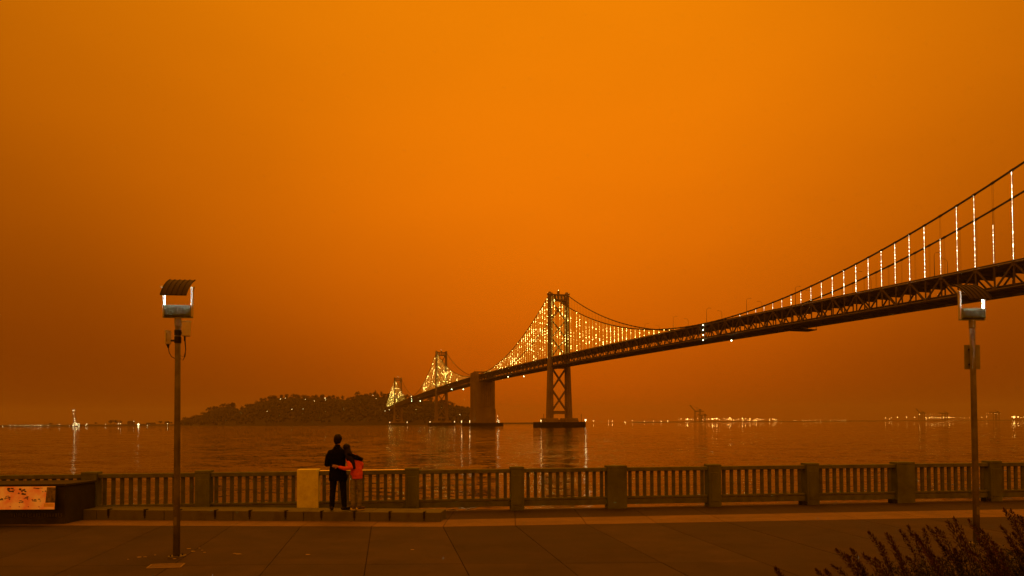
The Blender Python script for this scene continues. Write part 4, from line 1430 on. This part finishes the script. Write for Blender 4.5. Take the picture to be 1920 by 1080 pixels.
# --- street lamps on the deck
Mb = Matrix.Translation((BX, BY, WATER_Z)) @ Matrix.Rotation(TH, 4, 'Z')
def deck_lamp_mesh(sg):
    mb = MB()
    mb.tube([(0, 0, 0), (0, 0, 9.2)], [.15, .08], 8)
    mb.tube([(0, 0, 9.2), (sg * .5, 0, 10.1), (sg * 1.6, 0, 10.6), (sg * 2.8, 0, 10.6)], .07, 6)
    mb.box((sg * 3.1, 0, 10.55), (.8, .3, .16))
    return mb.mesh('deck_lamp_post', cable_m)
dlm = {1: deck_lamp_mesh(1), -1: deck_lamp_mesh(-1)}
for i in range(30):
    for sg, u in ((1, .85), (-1, BW - .85)):
        s = 596 - i * 46 - (10 if sg < 0 else 0)
        if near_tower(s) or s < -700: continue
        o = link('deck_lamp_post', dlm[sg], None, Mb @ L3(s, u, deck(s) + .7), TH)
        tag(o, 'slender unlit lamp post standing on the bridge deck', 'lamp post', 'lamp posts along the bridge deck')

# ------------------------------------------------------------------ island
def prof(pts, x):
    return poly_at(pts, x)
ISL = [(330, 796), (345, 787), (360, 786), (372, 781), (400, 769), (425, 763), (436, 763), (446, 771), (460, 764), (485, 755), (512, 748), (540, 746.5), (600, 746), (645, 750), (662, 750), (668, 742),
       (690, 742), (715, 744), (740, 743), (790, 753), (830, 754), (845, 760), (880, 767), (905, 776), (925, 785), (936, 794)]
def make_island():
    cols = [330 + i * 4 for i in range(153)]
    depth = [2250, 2262, 2290, 2340, 2400, 2470, 2540, 2600, 2680, 2800]
    frac = [0, .10, .30, .55, .78, .93, 1.0, .98, .8, 0]
    mb = MB()
    vs = []
    for px in cols:
        top = prof(ISL, px)
        hz = 792 - ROLL * (px - 960)
        hr = max(1.0, (hz - top) / FPX * 2540 + EZ - 8)
        for Y, f in zip(depth, frac):
            p = at(px, 792, Y)
            e = mnoise.noise(Vector((p.x * .008, Y * .01, 0))) * 6 * f
            vs.append((p.x, Y, WATER_Z - .5 + (hr * f + e if f > 0 else 0)))
    n = len(depth)
    fs = [(i * n + j, (i + 1) * n + j, (i + 1) * n + j + 1, i * n + j + 1) for i in range(len(cols) - 1) for j in range(n - 1)]
    mb.add(vs, fs)
    o = mb.build('island', hill_m, smooth=True)
    tag(o, kind='structure')
    def ground(px, Y):
        top = prof(ISL, px)
        hz = 792 - ROLL * (px - 960)
        hr = max(1.0, (hz - top) / FPX * 2540 + EZ - 8)
        f = np.interp(Y, depth, frac)
        return WATER_Z + hr * f
    return ground
ground_isl = make_island()
def crown_mesh(name, seed, kind='round', n=260):
    """crown of small leaf clumps, about 1 unit wide and high, base at z=0"""
    rr = random.Random(seed)
    mb = MB()
    blobs = []
    if kind == 'round':
        for k in range(11):
            a = rr.uniform(0, 2 * PI); r_ = rr.uniform(0, .32)
            blobs.append((r_ * math.cos(a), r_ * math.sin(a), rr.uniform(.25, .8), rr.uniform(.14, .26)))
    elif kind == 'cone':
        for k in range(12):
            z = k / 12
            blobs.append((rr.uniform(-.04, .04), rr.uniform(-.04, .04), .1 + z * .85, .22 * (1 - z) + .05))
    else:
        for k in range(9):
            a = rr.uniform(0, 2 * PI); r_ = rr.uniform(.1, .45)
            blobs.append((r_ * math.cos(a), r_ * math.sin(a), rr.uniform(.55, .85), rr.uniform(.1, .2)))
    for k in range(n):
        b = rr.choice(blobs)
        d = Vector((rr.gauss(0, 1), rr.gauss(0, 1), rr.gauss(0, 1))).normalized() * b[3] * rr.uniform(.6, 1.15)
        c = Vector(b[:3]) + d
        u = Vector((rr.gauss(0, 1), rr.gauss(0, 1), rr.gauss(0, 1))).normalized()
        v = u.orthogonal().normalized()
        s_ = rr.uniform(.03, .075)
        mb.add([c - u * s_ - v * s_ * .6, c + u * s_ * 1.1 - v * s_ * .3, c + u * s_ * .4 + v * s_, c - u * s_ * .8 + v * s_ * .7], [(0, 1, 2, 3)])
    return mb.mesh(name, forest_m)
CROWNS = [crown_mesh('crown', 1), crown_mesh('crown', 2), crown_mesh('crown', 3), crown_mesh('crown', 4, 'cone'), crown_mesh('crown', 5, 'flat')]
TRUNK = MB().tube([(0, 0, 0), (.02, 0, .5), (0, .01, 1)], [.045, .032, .012], 6).mesh('trunk', bark_m)
def far_tree(px, Y, z, h, w, ci, label, group):
    p = at(px, 792, Y)
    t = thing('tree', label, 'tree', (p.x, Y, z), random.uniform(0, 6), group)
    tk = link('trunk', TRUNK, t); tk.scale = (h * .8, h * .8, h * .75)
    c = link('crown', CROWNS[ci], t, (0, 0, h * .12)); c.scale = (w, w, h * .92)
    return t
rr = random.Random(21)
px = 346
while px < 900:
    w = rr.uniform(14, 30)
    top = prof(ISL, px)
    Y = rr.uniform(2500, 2545)
    z = ground_isl(px, Y) - 1
    ci = rr.choice((0, 1, 2, 0, 1, 4))
    nm_ = next(t_ for lim_, t_ in ((400, 'on the low left tip of the island'), (447, 'on the first rise at the left of the island'), (512, 'on the slope climbing to the island top'), (600, 'on the left half of the flat island top'),
                                   (665, 'on the right half of the flat island top'), (722, 'around the pointed conifer on the island'), (812, 'on the island skyline between the two far bridge towers'), (2000, 'on the island slope between the second tower and the anchorage')) if px < lim_)
    far_tree(px, Y, z, rr.uniform(15, 26), w, ci, 'dark tree standing ' + nm_, 'trees ' + nm_)
    px += rr.uniform(5.5, 11)
far_tree(703.5, 2500, ground_isl(703.5, 2500) - 2, 34, 12, 3, 'pointed conifer rising highest above the island skyline', 'trees along the island skyline')
far_tree(715, 2500, ground_isl(715, 2500) - 2, 31, 9, 4, 'thin sparse tree right of the pointed conifer on the island', 'trees along the island skyline')
far_tree(435, 2500, ground_isl(435, 2500) - 2, 27, 26, 0, 'bushy tree ending the first rise of the island at its left', 'trees along the island skyline')
# the wood on the slopes
def make_wood():
    mb = MB()
    base = []
    r2 = random.Random(9)
    bm = bmesh.new()
    bmesh.ops.create_icosphere(bm, subdivisions=1, radius=1)
    iv = [v.co.copy() for v in bm.verts]; fv = [tuple(v.index for v in f.verts) for f in bm.faces]
    bm.free()
    for k in range(4200):
        px = r2.uniform(336, 925)
        Y = 2262 + (r2.random() ** .8) * 330
        p = at(px, 792, Y)
        z = ground_isl(px, Y)
        if z < WATER_Z + 2: continue
        s_ = r2.uniform(3.2, 7.5)
        sq = r2.uniform(.8, 1.5)
        mb.add([(p.x + v.x * s_ * r2.uniform(.7, 1.25), p.y + v.y * s_, z + s_ * .4 + v.z * s_ * sq * r2.uniform(.75, 1.25)) for v in iv], fv)
    o = mb.build('woodland', forest_m, smooth=True)
    tag(o, 'dark wood covering the island slopes', None, None, 'stuff')
make_wood()

def light_post(name, px, py, Y, r, m, label, group, ground=WATER_Z + 1.0, cat='light'):
    if name == 'hillside_lamp': r *= .48
    if name == 'shore_lamp_post': r *= .60
    if name == 'harbour_lamp': r *= .82
    p = at(px, py, Y)
    mb = MB()
    mb.ball((0, 0, 0), r, sub=1, mi=1)
    g = min(ground, p.z - r - .5)
    mb.beam((0, .3, g - p.z), (0, .3, 0), max(.15, r * .2), max(.15, r * .2))
    o = mb.build(name, [crane_m, m], None)
    o.location = p
    tag(o, label, cat, group)
    return o
for px, py, r in ((452, 774.5, 1.0), (500.7, 770.7, 1.1), (547, 767.5, 1.4), (526, 748.2, 1.4), (535, 746.5, .9), (572.5, 748.6, 1.0), (589.5, 752, 1.1), (609.3, 746.3, 1.9), (610.5, 750, 1.1), (568.6, 766.5, .8),
                  (699, 741, 1.2), (705.6, 747, 1.0), (722, 770.5, 1.2), (730, 768.3, 1.2), (862, 777.5, 1.3), (645, 767.5, .5)):
    Y = 2245
    light_post('hillside_lamp', px, py, Y, r, shore_light_m, 'small warm lamp on the island skyline' if py < 760 else 'small warm lamp low on the wooded island slope', 'lamps on the island skyline' if py < 760 else 'lamps low on the island slope', cat='lamp')

# ------------------------------------------------------------------ left shore (low land) and its lights
def low_land(name, pxa, pxb, Y, h, depth=400, seed=1, step=6):
    mb = MB(); vs = []
    r2 = random.Random(seed)
    cols = [pxa + i * step for i in range(int((pxb - pxa) / step) + 1)]
    for px in cols:
        e = h * (.75 + .5 * abs(mnoise.noise(Vector((px * .05, seed, 0))))) 
        if px in (cols[0], cols[-1]): e = .2
        for yy, f in ((Y, 0), (Y + 15, .7), (Y + 60, 1), (Y + depth, 1), (Y + depth + 50, 0)):
            p = at(px, 792, yy)
            vs.append((p.x, yy, WATER_Z - .5 + (e * f + .5 if f else 0)))
    fs = [(i * 5 + j, (i + 1) * 5 + j, (i + 1) * 5 + j + 1, i * 5 + j + 1) for i in range(len(cols) - 1) for j in range(4)]
    mb.add(vs, fs)
    tag(mb.build(name, land_m, smooth=True), kind='structure')
low_land('shore', -300, 346, 2700, 8.5, 500, 2)
low_land('shore', 905, 1008, 2600, 6.5, 300, 4)
low_land('shore', 1180, 2500, 5200, 7.0, 900, 3, 14)
for px, Y, h, w, ci in ((207, 2760, 17, 22, 0), (215, 2760, 21, 30, 1), (226, 2762, 16, 16, 2), (300, 2760, 15, 18, 1), (355, 2700, 16, 20, 2), (343, 2705, 13, 18, 0), (180, 2765, 9, 16, 0), (95, 2770, 8, 20, 2), (320, 2765, 10, 16, 1)):
    lab = {207: 'tree left of the big tree on the low left shore', 215: 'biggest round tree on the low left shore', 226: 'tree right of the big tree on the low left shore', 300: 'tree near the left lamp post on the low left shore',
           355: 'tree at the foot of the island just right of the left lamp post', 343: 'small tree beside the left lamp post at the island foot', 180: 'low bush between the lit ship and the big shore tree', 95: 'low bush left of the lit ship', 320: 'small tree just left of the left lamp post on the far shore'}[px]
    far_tree(px, Y, WATER_Z + 6, h, w, ci, lab, 'trees on the low left shore')
for px, w, h, lab in ((246, 22, 12, 'low flat building on the left shore beside the brightest shore light'), (313, 12, 10, 'small shed near the left lamp post on the far shore'), (283, 30, 5, 'long low building right of the bright shore light')):
    p = at(px, 792, 2755)
    t = thing('building', lab, 'building', (p.x, p.y, WATER_Z + 6), 0, 'low buildings on the left shore')
    MB().box((0, 0, h / 2), (w, 14, h)).build('wall', bldg_m, t)
    MB().hexa([(-w / 2 - .6, -7.6, h), (w / 2 + .6, -7.6, h), (w / 2 + .6, 7.6, h), (-w / 2 - .6, 7.6, h)], [(-w / 2, -.5, h + 2.2), (w / 2, -.5, h + 2.2), (w / 2, .5, h + 2.2), (-w / 2, .5, h + 2.2)]).build('roof', crane_m, t)
for px, py, r in ((5, 799, 1.3), (19, 797.8, 1.3), (28, 798, 1.4), (47, 797.6, 1.1), (53, 797.8, 1.1), (59, 796, 1.2), (65, 797.8, 1.2), (71.5, 797, 1.4), (76.5, 797.8, 1.4), (90, 797.8, 1.2), (111, 795.6, 1.1), (161, 797, 1.5), (163, 795, 1.2),
                  (198, 795.5, .9), (222, 794.6, 1.3), (226, 794.4, 1.3), (251, 790, 1.2), (276, 797.5, 1.0), (314, 794.5, 1.4), (130, 797.5, .8), (38, 798, .9)):
    light_post('shore_lamp_post', px, py, 2690, r, shore_light_m, 'tiny warm light on the low shore left of the lit ship' if px < 137 else 'tiny warm light on the low shore right of the lit ship', 'lights on the shore left of the ship' if px < 137 else 'lights on the shore right of the ship', cat='lamp')
light_post('floodlight', 259.5, 796, 2690, 3.6, ship_light_m, 'brightest floodlight on the left shore with a streak on the water', None, cat='floodlight')

# lit ships
def make_ship(px, Y, L, label, lights, mast_px, mast_py):
    p = at(px, 792, Y)
    t = thing('ship', label, 'ship', (p.x, Y, WATER_Z))
    hull = MB()
    h = L * .11
    hull.hexa([(-L / 2 + L * .06, -L * .08, 0), (L / 2 - L * .1, -L * .08, 0), (L / 2 - L * .1, L * .08, 0), (-L / 2 + L * .06, L * .08, 0)],
              [(-L / 2, -L * .1, h), (L / 2, -L * .1, h * 1.15), (L / 2, L * .1, h * 1.15), (-L / 2, L * .1, h)])
    hull.build('hull', fender_m, t)
    s_ = MB()
    s_.box((-L * .05, 0, h + L * .05), (L * .45, L * .14, L * .1))
    s_.box((-L * .08, 0, h + L * .13), (L * .25, L * .12, L * .06))
    s_.build('deckhouse', white_m, t)
    top = at(mast_px, mast_py, Y)
    mx = top.x - p.x
    m = MB()
    m.tube([(mx, 0, h), (mx, 0, top.z - WATER_Z)], [.9, .3], 6)
    for k in range(3):
        zz = h + (top.z - WATER_Z - h) * (.4 + .2 * k)
        m.box((mx, 0, zz), (L * .12, .5, .5))
    m.build('mast', crane_m, t)
    for (lx, ly, r) in lights:
        q_ = at(lx, ly, Y - 6)
        MB().ball((q_.x - p.x, -6, q_.z - WATER_Z), r * .78, sub=1).build('deck_lamp', ship_light_m, t)
    return t
make_ship(141.5, 2500, 34, 'brightly lit ship with a tall lighted mast at the left shore',
          [(137, 769.6, 1.6), (139.5, 769.2, 1.0), (138, 775.8, 1.1), (139.5, 784.8, 1.4), (140.2, 788.8, 1.4), (140.5, 792.4, 1.4), (138, 794.8, 1.3), (144, 794.5, 1.9), (148, 794.9, 1.5), (137, 798.2, 1.6), (141, 797.2, 1.2), (144.5, 797, 1.6), (148, 798.8, 1.4), (142.5, 794, 1.1)], 138, 767)
make_ship(934, 1500, 16, 'small lit boat moored right beside the centre anchorage',
          [(932.7, 780.2, .75), (933, 786.5, .55), (929, 791, .6), (932, 790.5, .7), (935, 789, .8), (935.5, 791.5, .9), (932.5, 788.5, .4)], 932.8, 779.5)

# buoy
p = at(808, 800, 1100)
t = thing('buoy', 'tiny dark buoy floating left of the second tower pier', 'buoy', (p.x, 1100, WATER_Z))
MB().tube([(0, 0, -.5), (0, 0, .9)], [1.3, 1.3], 10).build('float', fender_m, t)
MB().tube([(0, 0, .9), (0, 0, 3.6)], [.5, .15], 6).build('top_mark', fender_m, t)

# ------------------------------------------------------------------ port on the right
rr = random.Random(77)
spots = []
for k in range(74):
    px = 1272 + rr.random() ** .9 * 184
    spots.append((px, rr.uniform(783.6, 787.4) + (px - 1272) * .008, rr.choice((1.2, 1.6, 2.2))))
for k in range(26): spots.append((rr.uniform(1455, 1585), rr.uniform(787.2, 788.8), rr.uniform(.8, 1.3)))
for px, py in ((1660, 783.5), (1672, 782.5), (1668, 786), (1683, 782.5), (1700, 782.3), (1715, 782.5), (1724, 776.6), (1736, 783), (1737, 785.5)): spots.append((px, py, 2.2))
for k in range(26): spots.append((rr.uniform(1740, 1822), rr.uniform(781.6, 784), rr.choice((1.3, 1.8, 2.2))))
for k in range(14): spots.append((1736 + k * 3.1, 777.2 + rr.uniform(-.2, .2), .8))
for k in range(10): spots.append((1850 + k * 2.9, 775.3 + rr.uniform(-.5, .5), .9))
for px, py in ((1841, 782), (1850, 782), (1788, 789), (1793, 789.3), (1796, 789)): spots.append((px, py, 1.8))
for k in range(12): spots.append((rr.uniform(1897, 1925), rr.uniform(780.8, 783.5), rr.choice((1.6, 2.4))))
for px, py, r in spots:
    nm_ = 'in the dense harbour cluster beside the cranes' if px < 1456 else 'in the thin row right of the harbour cluster' if px < 1600 else 'on the shore left of the right lamp post' if px < 1830 else 'on the shore right of the right lamp post'
    light_post('harbour_lamp', px, py, 5180, r, port_light_m, 'small golden lamp ' + nm_, 'golden lamps ' + nm_, cat='lamp')
for px, py, r, lab in ((1336, 785.6, 3.6, 'brightest golden floodlight in the middle of the harbour light cluster'), (1344, 785, 3.2, 'bright golden floodlight just right of the brightest one in the harbour'), (1289, 786, 3.0, 'bright golden floodlight under the raised crane boom'),
                       (1368.5, 783.8, 2.8, 'bright golden floodlight right of the harbour cluster centre'), (1392, 784.6, 2.8, 'bright golden floodlight near the right end of the harbour cluster'), (1296, 792.7, 2.2, 'white light low on the water in front of the harbour crane'),
                       (1391.5, 792.2, 2.0, 'lone white light low on the water right of the harbour crane'), (1901, 782.4, 3.4, 'bright golden floodlight at the right edge of the photo'), (1909, 781.8, 2.6, 'bright golden floodlight next to the right edge of the photo')):
    light_post('floodlight', px, py, 5170, r, port_bright_m, lab, None, cat='floodlight')
for px, py in ((1113, 789.5), (1141, 789.2), (1148, 789.4), (1172, 791.5), (1186, 789), (1208, 790), (1225, 789.5), (1240, 790), (1252, 789.3)):
    light_post('buoy_lamp', px, py, 4300, 1.2, port_bright_m, 'faint light low on the open water right of the nearest tower', 'faint lights on the open water', cat='lamp')

def make_crane(px, Y, H, boom_up, label, flip=1):
    p = at(px, 792, Y)
    t = thing('harbour_crane', label, 'crane', (p.x, Y, WATER_Z + 4), 0, 'container cranes in the haze')
    leg = MB()
    w, d = H * .30, H * .3
    for x in (-w / 2, w / 2):
        for y in (-d / 2, d / 2):
            MB().beam((x, y, 0), (x, y, H * .62), 3.4, 3.4).build('leg', crane_m, t)
    b = MB()
    for z in (H * .22, H * .6):
        b.box((0, -d / 2, z), (w, 2, 2.2)); b.box((0, d / 2, z), (w, 2, 2.2))
        b.box((-w / 2, 0, z), (2, d, 2.2)); b.box((w / 2, 0, z), (2, d, 2.2))
    b.beam((-w / 2, -d / 2, H * .22), (w / 2, -d / 2, H * .6), 1.4, 1.4)
    b.build('portal', crane_m, t)
    g = MB()
    g.beam((-flip * w * .5, 0, H * .64), (flip * w * 1.25, 0, H * .60), 6.6, 5.4)
    g.box((flip * w * .5, 0, H * .70), (w * .5, 6, H * .09))
    g.build('machine_house', crane_m, t)
    a = MB()
    a.beam((0, 0, H * .62), (-flip * w * .15, 0, H * .86), 2, 2)
    tip = (-flip * w * 1.5, 0, H * 1.0) if boom_up else (-flip * w * 1.9, 0, H * .66)
    hinge = (-flip * w * .5, 0, H * .64)
    a.beam(hinge, tip, 6.5, 5.5)
    a.beam((-flip * w * .15, 0, H * .86), tip, .8, .8)
    a.beam((-flip * w * .15, 0, H * .86), (flip * w * 1.2, 0, H * .62), .8, .8)
    a.build('boom', crane_m, t)
make_crane(1308, 4800, 112, True, 'container crane with raised boom above the harbour light cluster')
make_crane(1319, 4850, 70, False, 'smaller crane just right of the raised boom crane')
make_crane(1728, 5150, 85, True, 'faint crane on the far right shore left of the right lamp post')
make_crane(1772, 5150, 80, False, 'faint crane with level boom left of the right lamp post')
make_crane(1868, 5150, 85, False, 'faint crane right of the right lamp post')

# ------------------------------------------------------------------ shrubs, lower right
stem_m = mat('shrub_stem', (.06, .045, .03), .9, .3, 20)
spike_m = mat('flower_spike', (.055, .018, .035), .9, .5, 40)
leaf_m = mat('shrub_leaf', (.030, .034, .016), .8, .5, 14)
def make_shrubs():
    tips = [(1454, 1064), (1531, 1069), (1548, 1070), (1560, 1059), (1568, 1031), (1596, 1030), (1588, 1042), (1619, 1040), (1629, 998), (1663, 1002), (1687, 994), (1703, 987), (1740, 988), (1732, 992), (1755, 991), (1775, 977), (1790, 973),
            (1817, 977), (1841, 995), (1877, 988), (1883, 956), (1894, 956), (1906, 966), (1915, 969), (1800, 1005), (1650, 1018), (1716, 1003), (1836, 1012), (1862, 1018), (1900, 1000), (1676, 1024), (1764, 1022), (1934, 975), (1950, 960), (1970, 985), (1888, 1008),
            (1610, 1058), (1640, 1048), (1728, 1020), (1745, 1040), (1790, 1030), (1820, 1035), (1852, 1040), (1878, 1036), (1908, 1030), (1700, 1045)]
    groups = {}
    for px, py in tips:
        groups.setdefault(int((px - 1430) // 62), []).append((px, py))
    rr = random.Random(42)
    places = {0: 'leftmost, a single low spike at the bottom edge', 1: 'second from the left, low at the bottom edge', 2: 'third from the left with two thin spikes', 3: 'fourth from the left with one tall arching spike',
              4: 'fifth from the left with dense arching spikes', 5: 'left of the right lamp pole with drooping spikes', 6: 'directly before the right lamp pole', 7: 'right of the lamp pole with the tallest spikes', 8: 'at the right edge of the photo'}
    for gi, tl in sorted(groups.items()):
        Y0 = 6.6 + .25 * (gi % 3)
        cxp = sum(t_[0] for t_ in tl) / len(tl) + 55
        b = at(cxp, 900, Y0)
        base = Vector((b.x, Y0, 0))
        t = thing('flowering_shrub', 'dark shrub with purple flower spikes, ' + places.get(gi, 'beyond the right edge'), 'shrub', base, 0, 'dark flowering shrubs in the lower right corner')
        topz = 0
        for px, py in tl:
            Y = Y0 + rr.uniform(-.35, .35)
            tip = at(px, py, Y) - base
            topz = max(topz, tip.z)
            root = Vector((rr.uniform(-.1, .1), rr.uniform(-.1, .1), .02))
            lean = Vector((tip.x - root.x, tip.y - root.y, 0))
            mid = Vector((root.x + lean.x * .12 + .03, root.y + lean.y * .2, tip.z * .5))
            q3 = Vector((root.x + lean.x * .55 + .03, root.y + lean.y * .6, tip.z * .83))
            pts = []
            for j in range(15):
                u = j / 14
                a = (1 - u) ** 3; b_ = 3 * u * (1 - u) ** 2; c_ = 3 * u * u * (1 - u); d_ = u ** 3
                pts.append(root * a + mid * b_ + q3 * c_ + tip * d_)
            st = MB().tube(pts, [.006 - .0045 * j / 14 for j in range(15)], 5).build('stem', stem_m, t)
            sp = MB()
            n = 230
            for j in range(n):
                u = 1 - (j / n) * .42
                i = min(13, int(u * 14)); f = u * 14 - i
                c = pts[i].lerp(pts[i + 1], min(1, f))
                dd = (pts[i + 1] - pts[i]).normalized()
                a = rr.uniform(0, 2 * PI)
                o1 = dd.orthogonal().normalized(); o2 = dd.cross(o1)
                out = (o1 * math.cos(a) + o2 * math.sin(a))
                rad = .004 + .019 * min(1, (1 - u) / .12) * (1 if rr.random() < .8 else 1.7)
                if int(u * 60) % 3 == 0: rad *= .5
                ln = rr.uniform(.012, .028)
                e = c + out * rad + dd * rr.uniform(0, .012)
                sd_ = dd.cross(out).normalized() * rr.uniform(.0035, .0075)
                k_ = (out * .7 + dd * .8).normalized() * ln
                sp.add([e - sd_, e + sd_ * .3 - k_ * .2, e + sd_ + k_ * .5, e + k_], [(0, 1, 2, 3)])
            sp.build('flower_spike', spike_m, st)
        fo = MB()
        nl = 5200 if gi >= 3 else 1200
        R0 = .50
        for j in range(nl):
            a = rr.uniform(0, 2 * PI); r_ = R0 * math.sqrt(rr.random())
            hmax = (topz - .20) * (1 - .45 * (r_ / R0) ** 2) * (.90 + .14 * mnoise.noise(Vector((r_ * math.cos(a) * 7 + gi * 9, r_ * math.sin(a) * 7, 0))))
            z = hmax * (1 - (rr.random() ** 1.6) * .8)
            c = Vector((r_ * math.cos(a) - .0 * z, r_ * math.sin(a), z))
            u_ = Vector((rr.gauss(-.3, .6), rr.gauss(0, .6), rr.gauss(.7, .5))).normalized()
            v_ = u_.orthogonal().normalized()
            v_.rotate(Matrix.Rotation(rr.uniform(0, 6.28), 3, u_))
            l_, w_ = rr.uniform(.025, .07), rr.uniform(.002, .006)
            fo.add([c - u_ * l_ * .5, c + v_ * w_, c + u_ * l_ * .5, c - v_ * w_], [(0, 1, 2, 3)])
        fo.build('foliage', leaf_m, t)
    # planter kerb that holds them, low and outside the frame bottom
    p0 = at(1420, 900, 6.0); 
    k = MB().box((p0.x + 2.6, 6.7, .06), (5.6, 2.2, .12)).build('planting_bed', mat('bed_soil', (.03, .022, .016), .95, .4, 8, .5, 30))
    tag(k, kind='structure')
make_shrubs()
